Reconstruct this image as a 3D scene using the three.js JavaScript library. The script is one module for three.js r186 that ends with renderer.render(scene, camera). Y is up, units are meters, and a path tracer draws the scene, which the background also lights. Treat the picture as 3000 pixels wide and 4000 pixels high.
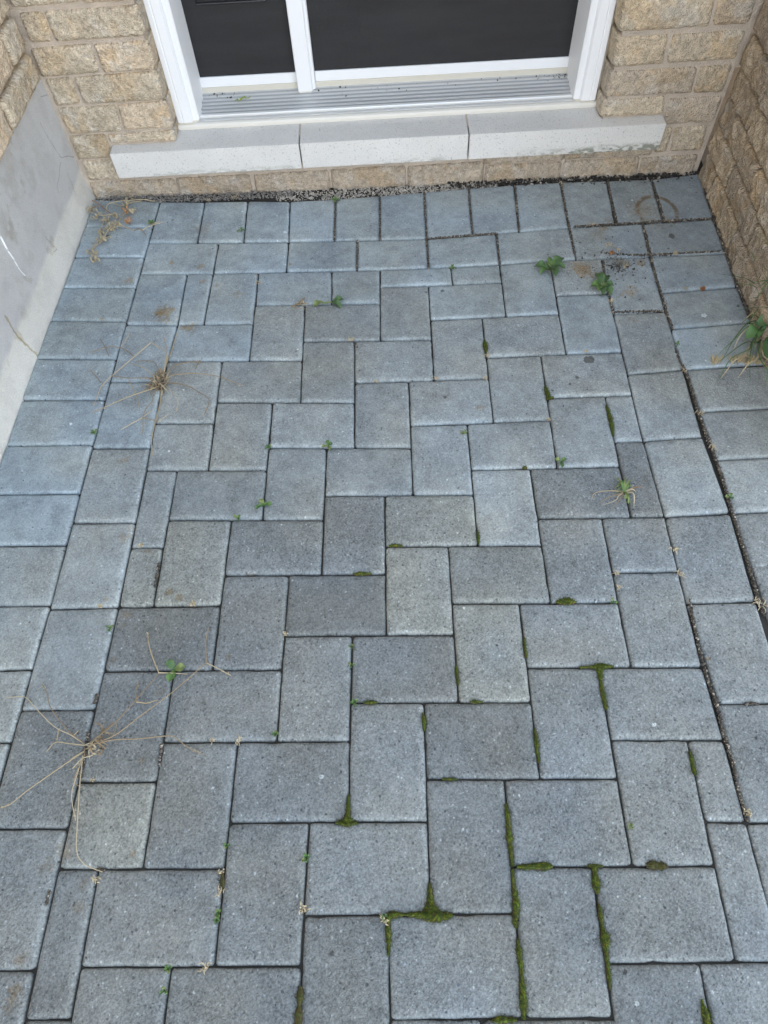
import * as THREE from 'three';
import { mergeGeometries } from 'three/addons/utils/BufferGeometryUtils.js';
import { RoundedBoxGeometry } from 'three/addons/geometries/RoundedBoxGeometry.js';

// ---------- camera, sky, sun, exposure ----------
const scene = new THREE.Scene();
const camera = new THREE.PerspectiveCamera(72.619, 768 / 1024, 0.05, 400);
camera.position.set(0, 1.5354, 0);
camera.rotation.order = 'YXZ';
camera.rotation.set(-1.022418, 0.036542, -0.046072);
const renderer = new THREE.WebGLRenderer({ antialias: true });
renderer.setSize(768, 1024);
renderer.toneMapping = THREE.LinearToneMapping;
renderer.toneMappingExposure = 5.2;
renderer.shadowMap.enabled = true;

function mul32(a) { return () => { a |= 0; a = a + 0x6D2B79F5 | 0; let t = Math.imul(a ^ a >>> 15, 1 | a); t = t + Math.imul(t ^ t >>> 7, 61 | t) ^ t; return ((t ^ t >>> 14) >>> 0) / 4294967296; }; }
{ // hazy daylight sky, paler towards the horizon, the same all round
  const W = 256, H = 128, d = new Float32Array(W * H * 4);
  const K = 0.75;
  for (let j = 0; j < H; j++) for (let i = 0; i < W; i++) {
    const el = ((j + 0.5) / H - 0.5) * Math.PI, s = Math.sin(el), k = (j * W + i) * 4;
    const t = Math.pow(1 - Math.max(0, s), 3);
    let c = [0.33 + 1.35 * t, 0.435 + 1.19 * t, 0.58 + 0.97 * t];
    if (s < 0) c = [0.5, 0.48, 0.44];
    d[k] = c[0] * K; d[k + 1] = c[1] * K; d[k + 2] = c[2] * K; d[k + 3] = 1;
  }
  const sky = new THREE.DataTexture(d, W, H, THREE.RGBAFormat, THREE.FloatType);
  sky.mapping = THREE.EquirectangularReflectionMapping; sky.magFilter = THREE.LinearFilter; sky.needsUpdate = true;
  scene.background = sky; scene.environment = sky;
}
// the sun stands behind the house: the entry lies in the house's own shade, the drive in front is sunlit
const sun = new THREE.DirectionalLight(new THREE.Color(1, 0.93, 0.82), 4.5);
sun.position.set(4, 9, -10); sun.target.position.set(0, 0, 0);
sun.castShadow = true; sun.shadow.radius = 1;
sun.shadow.mapSize.set(2048, 2048);
Object.assign(sun.shadow.camera, { left: -14, right: 14, top: 14, bottom: -14, near: 0.5, far: 50 });
scene.add(sun, sun.target);

// ---------- measured layout, metres ----------
const PAVERS=[["L1",[[-1.0856,-2.2859],[-0.8372,-2.263],[-0.8394,-2.116],[-1.0798,-2.1285]],-1],["L2",[[-1.0798,-2.1285],[-0.8394,-2.116],[-0.8402,-1.9599],[-1.0808,-1.9679]],-1],["L3",[[-1.0808,-1.9679],[-0.8402,-1.9599],[-0.8408,-1.8095],[-1.0848,-1.818]],-1],["L4",[[-1.0848,-1.818],[-0.8408,-1.8095],[-0.8421,-1.6557],[-1.0894,-1.6654]],-1],["L5",[[-1.0894,-1.6654],[-0.8421,-1.6557],[-0.8434,-1.4943],[-1.0913,-1.5026]],-1],["L6",[[-1.0913,-1.5026],[-0.8434,-1.4943],[-0.8443,-1.335],[-1.0936,-1.3407]],-1],["L7",[[-1.0936,-1.3407],[-0.8443,-1.335],[-0.8445,-1.1727],[-1.0918,-1.1746]],-1],["L8",[[-1.0918,-1.1746],[-0.8445,-1.1727],[-0.8446,-1.0111],[-1.0905,-1.0117]],-1],["L9",[[-1.0905,-1.0117],[-0.8446,-1.0111],[-0.8445,-0.8541],[-1.0887,-0.8552]],-1],["L10",[[-1.0887,-0.8552],[-0.8445,-0.8541],[-0.8443,-0.6879],[-1.09,-0.6883]],-1],["L11",[[-1.09,-0.6883],[-0.8443,-0.6879],[-0.8467,-0.5277],[-1.0984,-0.5268]],0.5],["L12",[[-1.0984,-0.5268],[-0.8467,-0.5277],[-0.8495,-0.3645],[-1.1069,-0.3641]],-1],["A1",[[-0.8372,-2.263],[-0.6743,-2.2542],[-0.6709,-2.0282],[-0.84,-2.0327]],0.5],["A2",[[-0.6743,-2.2542],[-0.5187,-2.2528],[-0.5115,-2.0249],[-0.6709,-2.0282]],0.58],["A3",[[-0.5187,-2.2528],[-0.3664,-2.2453],[-0.3553,-2.0224],[-0.5115,-2.0249]],0.44],["A4",[[-0.3664,-2.2453],[-0.2039,-2.2525],[-0.2004,-2.022],[-0.3553,-2.0224]],-1],["A5",[[-0.2039,-2.2525],[-0.0458,-2.267],[-0.0451,-2.0218],[-0.2004,-2.022]],-1],["A6",[[-0.0458,-2.267],[0.1147,-2.2824],[0.1142,-2.022],[-0.0451,-2.0218]],-1],["A7",[[0.1147,-2.2824],[0.2737,-2.2997],[0.2704,-2.0353],[0.1142,-2.022]],-1],["A8",[[0.2737,-2.2997],[0.4386,-2.3133],[0.429,-2.0488],[0.2704,-2.0353]],-1],["A9",[[0.4386,-2.3133],[0.6054,-2.3205],[0.6004,-2.0632],[0.429,-2.0488]],-1],["A10",[[0.6054,-2.3205],[0.7715,-2.3231],[0.7608,-2.0715],[0.6004,-2.0632]],0.42],["A11",[[0.7715,-2.3231],[0.9318,-2.3259],[0.9234,-2.0814],[0.7608,-2.0715]],0.12],["A12",[[0.9318,-2.3259],[1.1088,-2.353],[1.0958,-2.0938],[0.9234,-2.0814]],0.05],["B1",[[-0.84,-2.0327],[-0.5964,-2.0264],[-0.5965,-1.8713],[-0.8403,-1.8745]],-1],["B2",[[-0.5964,-2.0264],[-0.3553,-2.0224],[-0.3539,-1.8707],[-0.5965,-1.8713]],0.56],["B3",[[-0.3553,-2.0224],[-0.1227,-2.0218],[-0.1201,-1.8699],[-0.3539,-1.8707]],-1],["B4",[[-0.1227,-2.0218],[0.1142,-2.022],[0.115,-1.8738],[-0.1201,-1.8699]],-1],["B5",[[0.1142,-2.022],[0.3508,-2.0421],[0.3487,-1.8852],[0.115,-1.8738]],-1],["B6",[[0.3508,-2.0421],[0.6004,-2.0632],[0.6014,-1.9003],[0.3487,-1.8852]],-1],["B7",[[0.6004,-2.0632],[0.8518,-2.0767],[0.8419,-1.9071],[0.6014,-1.9003]],0.3],["B8",[[0.8518,-2.0767],[1.0958,-2.0938],[1.0927,-1.9137],[0.8419,-1.9071]],0.05],["R2",[[0.8419,-1.9071],[1.0927,-1.9137],[1.0864,-1.7535],[0.8407,-1.7341]],0.2],["R3",[[0.8407,-1.7341],[1.0864,-1.7535],[1.0881,-1.5964],[0.84,-1.5742]],0.2],["R4",[[0.84,-1.5742],[1.0881,-1.5964],[1.0925,-1.426],[0.8398,-1.4093]],-1],["R5",[[0.8493,-1.4102],[1.1004,-1.4228],[1.1008,-1.2623],[0.8512,-1.2521]],-1],["R6",[[0.8512,-1.2521],[1.1008,-1.2623],[1.1039,-1.0976],[0.8549,-1.0858]],-1],["R7",[[0.8549,-1.0858],[1.1039,-1.0976],[1.1092,-0.9308],[0.8558,-0.9188]],-1],["R8",[[0.8558,-0.9188],[1.1092,-0.9308],[1.1118,-0.7725],[0.8609,-0.7586]],-1],["N1",[[0.6832,-1.9032],[0.8419,-1.9071],[0.8402,-1.6498],[0.6789,-1.6448]],-1],["N2",[[0.6789,-1.6448],[0.8402,-1.6498],[0.8398,-1.4093],[0.6763,-1.3953]],-1],["N3",[[0.6763,-1.3953],[0.8398,-1.4093],[0.8379,-1.1646],[0.6755,-1.1531]],0.65],["N4",[[0.6755,-1.1531],[0.8379,-1.1646],[0.8499,-0.9201],[0.6819,-0.9123]],0.55],["N5",[[0.6819,-0.9123],[0.8499,-0.9201],[0.8466,-0.675],[0.6826,-0.6716]],0.5],["N6",[[0.6826,-0.6716],[0.8466,-0.675],[0.8468,-0.4347],[0.698,-0.4338]],-1],["M2",[[-0.8403,-1.8745],[-0.6822,-1.8724],[-0.6782,-1.6347],[-0.8423,-1.64]],-1],["m1",[[-0.6822,-1.8724],[-0.5965,-1.8713],[-0.596,-1.6339],[-0.6782,-1.6347]],0.4],["m2",[[-0.5965,-1.8713],[-0.4463,-1.8711],[-0.4408,-1.6324],[-0.596,-1.6339]],-1],["M3",[[-0.8423,-1.64],[-0.6782,-1.6347],[-0.6873,-1.3996],[-0.844,-1.4036]],-1],["M4",[[-0.844,-1.4036],[-0.6873,-1.3996],[-0.6814,-1.1572],[-0.8446,-1.1603]],-1],["M5",[[-0.8446,-1.1603],[-0.6814,-1.1572],[-0.678,-0.9187],[-0.8446,-0.92]],0.62],["M6",[[-0.8446,-0.92],[-0.678,-0.9187],[-0.6768,-0.6814],[-0.8444,-0.6784]],0.6],["M7",[[-0.8444,-0.6784],[-0.6768,-0.6814],[-0.6811,-0.4344],[-0.8482,-0.434]],-1],["M8",[[-0.8482,-0.434],[-0.6811,-0.4344],[-0.6851,-0.1908],[-0.8527,-0.1916]],0.42],["M9",[[-0.8527,-0.1916],[-0.6851,-0.1908],[-0.6874,0.0524],[-0.8673,0.052]],0.5],["b1",[[-0.6782,-1.6347],[-0.4408,-1.6324],[-0.4378,-1.4778],[-0.6859,-1.4829]],-1],["b2",[[-0.6859,-1.4829],[-0.5194,-1.4794],[-0.5141,-1.2418],[-0.684,-1.2436]],0.6],["b3",[[-0.684,-1.2436],[-0.5141,-1.2418],[-0.5105,-1.0798],[-0.6798,-1.0827]],0.6],["b4",[[-0.6798,-1.0827],[-0.5945,-1.0813],[-0.5936,-0.8448],[-0.6775,-0.8449]],-1],["b5",[[-0.6775,-0.8449],[-0.5936,-0.8448],[-0.5927,-0.6817],[-0.6768,-0.6814]],0.62],["b6",[[-0.594,-0.9249],[-0.4292,-0.922],[-0.429,-0.6824],[-0.5927,-0.6817]],0.68],["b7",[[-0.5945,-1.0813],[-0.3509,-1.0768],[-0.349,-0.9207],[-0.594,-0.9249]],0.22],["b7b",[[-0.4292,-0.922],[-0.1899,-0.918],[-0.189,-0.7613],[-0.4291,-0.7628]],-1],["b8",[[-0.6768,-0.6814],[-0.429,-0.6824],[-0.4289,-0.5225],[-0.6795,-0.5228]],0.2],["b9",[[-0.6795,-0.5228],[-0.5173,-0.5226],[-0.5165,-0.2811],[-0.6837,-0.2807]],-1],["b10",[[-0.6837,-0.2807],[-0.5165,-0.2811],[-0.5164,-0.1164],[-0.686,-0.1169]],0.5],["b11",[[-0.686,-0.1169],[-0.6055,-0.1167],[-0.6049,0.1267],[-0.6879,0.1273]],0.28],["b12",[[-0.6055,-0.1167],[-0.3533,-0.116],[-0.353,0.0467],[-0.6051,0.0463]],0.36],["b16",[[-0.5167,-0.3617],[-0.3531,-0.3614],[-0.3533,-0.116],[-0.5164,-0.1164]],0.36],["b17",[[-0.5173,-0.5226],[-0.2686,-0.5222],[-0.2684,-0.3613],[-0.5167,-0.3617]],0.36],["b18",[[-0.4291,-0.7628],[-0.2686,-0.7618],[-0.2686,-0.5222],[-0.4289,-0.5225]],0.42],["b19",[[-0.3531,-0.3614],[-0.1093,-0.3611],[-0.1088,-0.1998],[-0.3533,-0.1996]],0.34],["b20",[[-0.3533,-0.1996],[-0.1891,-0.1997],[-0.1926,0.0462],[-0.353,0.0467]],0.32],["b21",[[-0.1891,-0.1997],[0.0524,-0.2],[0.0522,-0.0364],[-0.1914,-0.0349]],0.45],["b22",[[-0.0293,-0.0359],[0.2146,-0.0372],[0.2144,0.125],[-0.0261,0.1278]],0.42],["b23",[[0.0525,-0.2815],[0.2156,-0.2808],[0.2146,-0.0372],[0.0522,-0.0364]],0.3],["b24",[[0.2156,-0.2808],[0.4511,-0.2797],[0.4517,-0.1167],[0.2148,-0.1165]],0.36],["b25",[[0.2148,-0.1165],[0.3734,-0.1167],[0.372,0.1241],[0.2144,0.125]],0.36],["b26",[[0.3734,-0.1167],[0.6116,-0.1167],[0.6104,0.0417],[0.3725,0.0436]],0.4],["b27",[[0.4509,-0.3586],[0.613,-0.357],[0.6116,-0.1167],[0.4517,-0.1167]],0.48],["b28",[[0.613,-0.357],[0.6887,-0.3563],[0.6935,-0.1943],[0.6121,-0.1967]],0.5],["b29",[[0.6121,-0.1967],[0.6935,-0.1943],[0.6977,0.0409],[0.6104,0.0417]],0.45],["b30",[[0.2889,-0.5203],[0.4503,-0.5192],[0.4511,-0.2797],[0.2903,-0.2804]],0.45],["b31",[[0.4503,-0.5192],[0.6823,-0.5171],[0.6887,-0.3563],[0.4509,-0.3586]],0.5],["b32",[[0.523,-0.7564],[0.6825,-0.7565],[0.6823,-0.5171],[0.5236,-0.5186]],-1],["b33",[[0.2877,-0.6786],[0.5232,-0.6764],[0.5236,-0.5186],[0.2889,-0.5203]],0.55],["b34",[[0.3598,-0.9133],[0.5229,-0.9131],[0.5232,-0.6764],[0.3627,-0.6779]],-1],["b35",[[0.5229,-0.9131],[0.6819,-0.9123],[0.6825,-0.7565],[0.523,-0.7564]],0.45],["b36",[[0.1271,-0.8366],[0.3608,-0.8345],[0.3627,-0.6779],[0.1281,-0.6802]],-1],["b37",[[0.1281,-0.6802],[0.2877,-0.6786],[0.2894,-0.4418],[0.1294,-0.4428]],0.6],["b38",[[-0.1098,-0.6024],[0.1285,-0.6021],[0.1294,-0.4428],[-0.1095,-0.444]],0.3],["b39",[[-0.0313,-0.838],[0.1271,-0.8366],[0.1285,-0.6021],[-0.0303,-0.6023]],0.7],["b40",[[-0.2686,-0.7618],[-0.031,-0.7601],[-0.0303,-0.6023],[-0.2687,-0.6026]],0.18],["b41",[[-0.2687,-0.6026],[-0.1098,-0.6024],[-0.1093,-0.3611],[-0.2684,-0.3613]],0.5],["b42",[[-0.1095,-0.444],[0.0524,-0.4432],[0.0524,-0.2],[-0.1088,-0.1998]],0.55],["b43",[[0.0524,-0.4432],[0.2894,-0.4418],[0.2903,-0.2804],[0.0525,-0.2815]],0.26],["b44",[[-0.3519,-1.1523],[-0.1915,-1.1492],[-0.1899,-0.918],[-0.349,-0.9207]],0.38],["b45",[[-0.1903,-0.992],[-0.0319,-0.9904],[-0.031,-0.7601],[-0.189,-0.7613]],-1],["b46",[[-0.0319,-0.9904],[0.2006,-0.9883],[0.2013,-0.8359],[-0.0313,-0.838]],0.6],["b47",[[0.2002,-1.0668],[0.358,-1.0684],[0.3608,-0.8345],[0.2013,-0.8359]],0.62],["b48",[[0.358,-1.0684],[0.5965,-1.0715],[0.597,-0.9128],[0.3598,-0.9133]],-1],["b49",[[0.4333,-1.3118],[0.5975,-1.3162],[0.5965,-1.0715],[0.4298,-1.0693]],-1],["b50",[[0.1991,-1.2247],[0.4324,-1.2317],[0.4298,-1.0693],[0.2002,-1.0668]],-1],["b51",[[0.0403,-1.2202],[0.1991,-1.2247],[0.2006,-0.9883],[0.0421,-0.9897]],-1],["b52",[[-0.1915,-1.1492],[0.0409,-1.1447],[0.0421,-0.9897],[-0.1903,-0.992]],0.4],["b53",[[-0.1189,-1.3821],[0.039,-1.3849],[0.0409,-1.1447],[-0.1145,-1.1477]],-1],["b54",[[-0.3541,-1.3149],[-0.1175,-1.3073],[-0.1145,-1.1477],[-0.3519,-1.1523]],0.66],["b55",[[-0.5158,-1.3203],[-0.3541,-1.3149],[-0.3509,-1.0768],[-0.5105,-1.0798]],-1],["b56",[[-0.5194,-1.4794],[-0.2775,-1.4747],[-0.2731,-1.3123],[-0.5158,-1.3203]],0.34],["b57",[[-0.4426,-1.7155],[-0.2832,-1.7141],[-0.2775,-1.4747],[-0.4378,-1.4778]],0.72],["b58",[[-0.4463,-1.8711],[-0.2032,-1.87],[-0.1993,-1.7135],[-0.4426,-1.7155]],-1],["b59",[[-0.2832,-1.7141],[-0.0442,-1.7124],[-0.0436,-1.5509],[-0.2795,-1.5527]],0.33],["b60",[[-0.2032,-1.87],[-0.0446,-1.8705],[-0.0442,-1.7124],[-0.1993,-1.7135]],0.33],["b61",[[-0.0444,-1.7868],[0.1115,-1.7906],[0.1128,-1.5501],[-0.0436,-1.5509]],0.38],["b62",[[-0.0446,-1.8705],[0.188,-1.8766],[0.1905,-1.7929],[-0.0444,-1.7868]],0.5],["b63",[[0.188,-1.8766],[0.3487,-1.8852],[0.3482,-1.7979],[0.1905,-1.7929]],0.4],["b64",[[0.3487,-1.8852],[0.5146,-1.8957],[0.5119,-1.6494],[0.3473,-1.6429]],-1],["b65",[[0.1115,-1.7906],[0.3482,-1.7979],[0.3473,-1.6429],[0.1125,-1.6346]],0.38],["b66",[[-0.2795,-1.5527],[-0.122,-1.5514],[-0.1175,-1.3073],[-0.2731,-1.3123]],-1],["b67",[[-0.122,-1.5514],[0.1128,-1.5501],[0.1132,-1.3865],[-0.1189,-1.3821]],0.5],["b68",[[0.1125,-1.6346],[0.2726,-1.6402],[0.2729,-1.3904],[0.1132,-1.3865]],-1],["b69",[[0.2726,-1.6402],[0.5119,-1.6494],[0.5105,-1.4797],[0.2729,-1.4731]],0.62],["b70",[[0.2729,-1.4731],[0.4346,-1.4777],[0.4324,-1.2317],[0.2727,-1.2268]],-1],["b71",[[0.039,-1.3849],[0.2729,-1.3904],[0.2727,-1.2268],[0.0403,-1.2202]],0.55],["b72",[[0.4346,-1.4777],[0.677,-1.484],[0.6759,-1.3183],[0.4333,-1.3118]],0.55],["b73",[[0.5127,-1.7319],[0.6802,-1.7361],[0.677,-1.484],[0.5105,-1.4797]],-1],["b74",[[0.5146,-1.8957],[0.6832,-1.9032],[0.6802,-1.7361],[0.5127,-1.7319]],0.68],["b75",[[0.5975,-1.3162],[0.6759,-1.3183],[0.6755,-1.1531],[0.5966,-1.1528]],-1],["b76",[[0.5966,-1.1528],[0.6755,-1.1531],[0.6819,-0.9123],[0.597,-0.9128]],0.34],["L13",[[-1.094,-0.3645],[-0.853,-0.3645],[-0.853,-0.2035],[-1.094,-0.2035]],-1],["L14",[[-1.094,-0.2035],[-0.853,-0.2035],[-0.853,-0.0425],[-1.094,-0.0425]],-1],["L15",[[-1.094,-0.0425],[-0.853,-0.0425],[-0.853,0.1185],[-1.094,0.1185]],-1],["L16",[[-1.094,0.1185],[-0.853,0.1185],[-0.853,0.2795],[-1.094,0.2795]],-1],["L17",[[-1.094,0.2795],[-0.853,0.2795],[-0.853,0.4405],[-1.094,0.4405]],-1],["L18",[[-1.094,0.4405],[-0.853,0.4405],[-0.853,0.6015],[-1.094,0.6015]],-1],["L19",[[-1.094,0.6015],[-0.853,0.6015],[-0.853,0.7625],[-1.094,0.7625]],-1],["M10",[[-0.853,0.0524],[-0.69,0.0524],[-0.69,0.2944],[-0.853,0.2944]],-1],["M11",[[-0.853,0.2944],[-0.69,0.2944],[-0.69,0.5364],[-0.853,0.5364]],-1],["M12",[[-0.853,0.5364],[-0.69,0.5364],[-0.69,0.7784],[-0.853,0.7784]],-1],["N7",[[0.6935,-0.4347],[0.86,-0.4347],[0.86,-0.1937],[0.6935,-0.1937]],-1],["N8",[[0.6935,-0.1937],[0.86,-0.1937],[0.86,0.0473],[0.6935,0.0473]],-1],["N9",[[0.6935,0.0473],[0.86,0.0473],[0.86,0.2883],[0.6935,0.2883]],-1],["N10",[[0.6935,0.2883],[0.86,0.2883],[0.86,0.5293],[0.6935,0.5293]],-1],["N11",[[0.6935,0.5293],[0.86,0.5293],[0.86,0.7703],[0.6935,0.7703]],-1],["R9",[[0.861,-0.7725],[1.112,-0.7725],[1.112,-0.6125],[0.861,-0.6125]],-1],["R10",[[0.861,-0.6125],[1.112,-0.6125],[1.112,-0.4525],[0.861,-0.4525]],-1],["R11",[[0.861,-0.4525],[1.112,-0.4525],[1.112,-0.2925],[0.861,-0.2925]],-1],["R12",[[0.861,-0.2925],[1.112,-0.2925],[1.112,-0.1325],[0.861,-0.1325]],-1],["R13",[[0.861,-0.1325],[1.112,-0.1325],[1.112,0.0275],[0.861,0.0275]],-1],["R14",[[0.861,0.0275],[1.112,0.0275],[1.112,0.1875],[0.861,0.1875]],-1],["R15",[[0.861,0.1875],[1.112,0.1875],[1.112,0.3475],[0.861,0.3475]],-1],["R16",[[0.861,0.3475],[1.112,0.3475],[1.112,0.5075],[0.861,0.5075]],-1],["R17",[[0.861,0.5075],[1.112,0.5075],[1.112,0.6675],[0.861,0.6675]],-1],["R18",[[0.861,0.6675],[1.112,0.6675],[1.112,0.8275],[0.861,0.8275]],-1],["xH",[[-0.689,0.1267],[-0.5965,0.1267],[-0.5965,0.2877],[-0.689,0.2877]],-1],["xV",[[-0.6049,0.0463],[-0.4332,0.0466],[-0.4332,0.2872],[-0.6049,0.2872]],-1],["xH",[[-0.4332,0.0466],[-0.1897,0.0462],[-0.1897,0.2072],[-0.4332,0.2072]],-1],["xH",[[-0.6767,0.2877],[-0.4332,0.2877],[-0.4332,0.4487],[-0.6767,0.4487]],-1],["xV",[[-0.1897,-0.0349],[-0.0264,-0.0359],[-0.0264,0.2067],[-0.1897,0.2067]],-1],["xV",[[-0.4332,0.2072],[-0.2699,0.2072],[-0.2699,0.4482],[-0.4332,0.4482]],-1],["xH",[[-0.2699,0.2072],[-0.0264,0.2072],[-0.0264,0.3682],[-0.2699,0.3682]],-1],["xV",[[-0.6767,0.4487],[-0.5134,0.4487],[-0.5134,0.6897],[-0.6767,0.6897]],-1],["xH",[[-0.5134,0.4487],[-0.2699,0.4487],[-0.2699,0.6097],[-0.5134,0.6097]],-1],["xH",[[-0.689,0.6902],[-0.5134,0.6902],[-0.5134,0.8512],[-0.689,0.8512]],-1],["xV",[[-0.0264,0.1267],[0.1369,0.1267],[0.1369,0.3677],[-0.0264,0.3677]],-1],["xH",[[0.1369,0.1267],[0.3804,0.1267],[0.3804,0.2877],[0.1369,0.2877]],-1],["xV",[[-0.2699,0.3682],[-0.1066,0.3682],[-0.1066,0.6092],[-0.2699,0.6092]],-1],["xH",[[-0.1066,0.3682],[0.1369,0.3682],[0.1369,0.5292],[-0.1066,0.5292]],-1],["xV",[[-0.5134,0.6097],[-0.3501,0.6097],[-0.3501,0.8507],[-0.5134,0.8507]],-1],["xH",[[-0.3501,0.6097],[-0.1066,0.6097],[-0.1066,0.7707],[-0.3501,0.7707]],-1],["xV",[[0.372,0.0436],[0.5437,0.0422],[0.5437,0.2872],[0.372,0.2872]],-1],["xH",[[0.5437,0.0422],[0.702,0.0409],[0.702,0.2072],[0.5437,0.2072]],-1],["xV",[[0.1369,0.2877],[0.3002,0.2877],[0.3002,0.5287],[0.1369,0.5287]],-1],["xH",[[0.3002,0.2877],[0.5437,0.2877],[0.5437,0.4487],[0.3002,0.4487]],-1],["xV",[[-0.1066,0.5292],[0.0567,0.5292],[0.0567,0.7702],[-0.1066,0.7702]],-1],["xH",[[0.0567,0.5292],[0.3002,0.5292],[0.3002,0.6902],[0.0567,0.6902]],-1],["xV",[[0.5437,0.2072],[0.702,0.2072],[0.702,0.4482],[0.5437,0.4482]],-1],["xV",[[0.3002,0.4487],[0.4635,0.4487],[0.4635,0.6897],[0.3002,0.6897]],-1],["xH",[[0.4635,0.4487],[0.702,0.4487],[0.702,0.6097],[0.4635,0.6097]],-1],["xV",[[0.0567,0.6902],[0.22,0.6902],[0.22,0.9312],[0.0567,0.9312]],-1],["xH",[[0.22,0.6902],[0.4635,0.6902],[0.4635,0.8512],[0.22,0.8512]],-1],["xV",[[0.4635,0.6097],[0.6268,0.6097],[0.6268,0.8507],[0.4635,0.8507]],-1],["xH",[[0.6268,0.6097],[0.702,0.6097],[0.702,0.7707],[0.6268,0.7707]],-1]];
const D_A=[[[-0.6704,-0.3562],[-0.6167,-0.3733],[-0.5717,-0.4086],[-0.5048,-0.4694],[-0.4404,-0.5367]],[[-0.4404,-0.5367],[-0.4454,-0.5626],[-0.4495,-0.5895],[-0.4462,-0.6186]],[[-0.4403,-0.5361],[-0.4148,-0.5227],[-0.3816,-0.5062]],[[-0.6708,-0.3577],[-0.65,-0.3736],[-0.6214,-0.3971],[-0.5851,-0.4484],[-0.5463,-0.5128]],[[-0.5463,-0.5128],[-0.5698,-0.5573],[-0.5837,-0.5911],[-0.5896,-0.6117]],[[-0.5463,-0.5128],[-0.5179,-0.5135],[-0.4793,-0.5089]],[[-0.5851,-0.4484],[-0.5904,-0.4703],[-0.5891,-0.4956]],[[-0.5848,-0.4469],[-0.563,-0.4457],[-0.5375,-0.4511]],[[-0.6701,-0.3547],[-0.6179,-0.3645],[-0.5639,-0.3655],[-0.5133,-0.3695],[-0.4892,-0.3693],[-0.4561,-0.3486],[-0.4227,-0.3334]],[[-0.6828,-0.3578],[-0.7108,-0.3741],[-0.7482,-0.3907],[-0.8017,-0.432],[-0.8352,-0.4587],[-0.8621,-0.4599],[-0.882,-0.4582]],[[-0.6832,-0.3592],[-0.7152,-0.38],[-0.7468,-0.4102],[-0.7717,-0.4363],[-0.7893,-0.4692],[-0.8072,-0.4899]],[[-0.6792,-0.3548],[-0.7127,-0.3566],[-0.7405,-0.3591],[-0.7604,-0.3425]],[[-0.6793,-0.3418],[-0.7039,-0.3192],[-0.7462,-0.2858],[-0.7801,-0.2587],[-0.8048,-0.2372],[-0.8276,-0.2307]],[[-0.6803,-0.3332],[-0.6688,-0.2688],[-0.6577,-0.2046],[-0.6443,-0.1421],[-0.6248,-0.1235],[-0.5904,-0.1111]],[[-0.6803,-0.3332],[-0.6796,-0.2909],[-0.6811,-0.2526],[-0.6657,-0.2047]],[[-0.6793,-0.3418],[-0.694,-0.3276],[-0.7099,-0.3192]],[[-0.6668,-0.3533],[-0.6566,-0.3619],[-0.6324,-0.3472]],[[-0.6812,-0.3505],[-0.6731,-0.3274],[-0.6813,-0.2854],[-0.6788,-0.2743],[-0.666,-0.2693]],[[-0.6597,-0.3345],[-0.6754,-0.3246],[-0.695,-0.3064]],[[-0.6708,-0.3577],[-0.619,-0.4],[-0.6178,-0.3792],[-0.6318,-0.3734]],[[-0.7463,-0.3892],[-0.7436,-0.3656]],[[-0.7108,-0.3741],[-0.7013,-0.3858]]];
const D_B=[[[-0.6905,-1.3726],[-0.7017,-1.3587],[-0.7536,-1.332],[-0.8094,-1.3022],[-0.866,-1.2796]],[[-0.7426,-1.5484],[-0.7958,-1.4699],[-0.8579,-1.3802],[-0.864,-1.345],[-0.8658,-1.3035]],[[-0.6822,-1.4046],[-0.6809,-1.4558],[-0.6902,-1.5048],[-0.7426,-1.5484]],[[-0.6822,-1.4046],[-0.6801,-1.4595],[-0.6811,-1.5007],[-0.7011,-1.555],[-0.7106,-1.5867]],[[-0.6809,-1.4558],[-0.6751,-1.5158],[-0.6689,-1.5855]],[[-0.6783,-1.3973],[-0.6526,-1.4075],[-0.5793,-1.4111],[-0.5147,-1.3969],[-0.4575,-1.3705],[-0.4412,-1.3666]],[[-0.6716,-1.39],[-0.6057,-1.367],[-0.5666,-1.338],[-0.5341,-1.3147],[-0.5405,-1.2622]],[[-0.6829,-1.376],[-0.6716,-1.299],[-0.6713,-1.2418],[-0.6741,-1.1671],[-0.664,-1.1228]],[[-0.6713,-1.2418],[-0.6938,-1.2506],[-0.7174,-1.2578]],[[-0.6715,-1.2434],[-0.6443,-1.2696]],[[-0.6961,-1.2792],[-0.7187,-1.2578],[-0.7682,-1.2143]],[[-0.6947,-1.3977],[-0.7396,-1.4352],[-0.7895,-1.466]],[[-0.7868,-1.4959],[-0.8301,-1.5314],[-0.87,-1.5325],[-0.9195,-1.5127]],[[-0.8157,-1.5896],[-0.8309,-1.5353]],[[-0.6844,-1.4011],[-0.65,-1.4439],[-0.6078,-1.4576],[-0.5788,-1.468]],[[-0.5809,-1.4737],[-0.5919,-1.4333]],[[-0.688,-1.3904],[-0.7325,-1.3951],[-0.7826,-1.3999],[-0.8323,-1.4156]],[[-0.9063,-1.4394],[-0.8856,-1.4205],[-0.8621,-1.3875]],[[-0.9031,-1.5683],[-0.88,-1.5327],[-0.8611,-1.496]],[[-0.7826,-1.3999],[-0.7488,-1.3353],[-0.7292,-1.2867]],[[-0.7107,-1.3484],[-0.694,-1.3133],[-0.7102,-1.2694],[-0.7057,-1.1999]],[[-0.6693,-1.3757],[-0.6485,-1.3469],[-0.6211,-1.3081],[-0.6239,-1.2742]],[[-0.6849,-1.4047],[-0.7163,-1.4604],[-0.7742,-1.4731]]];
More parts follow.
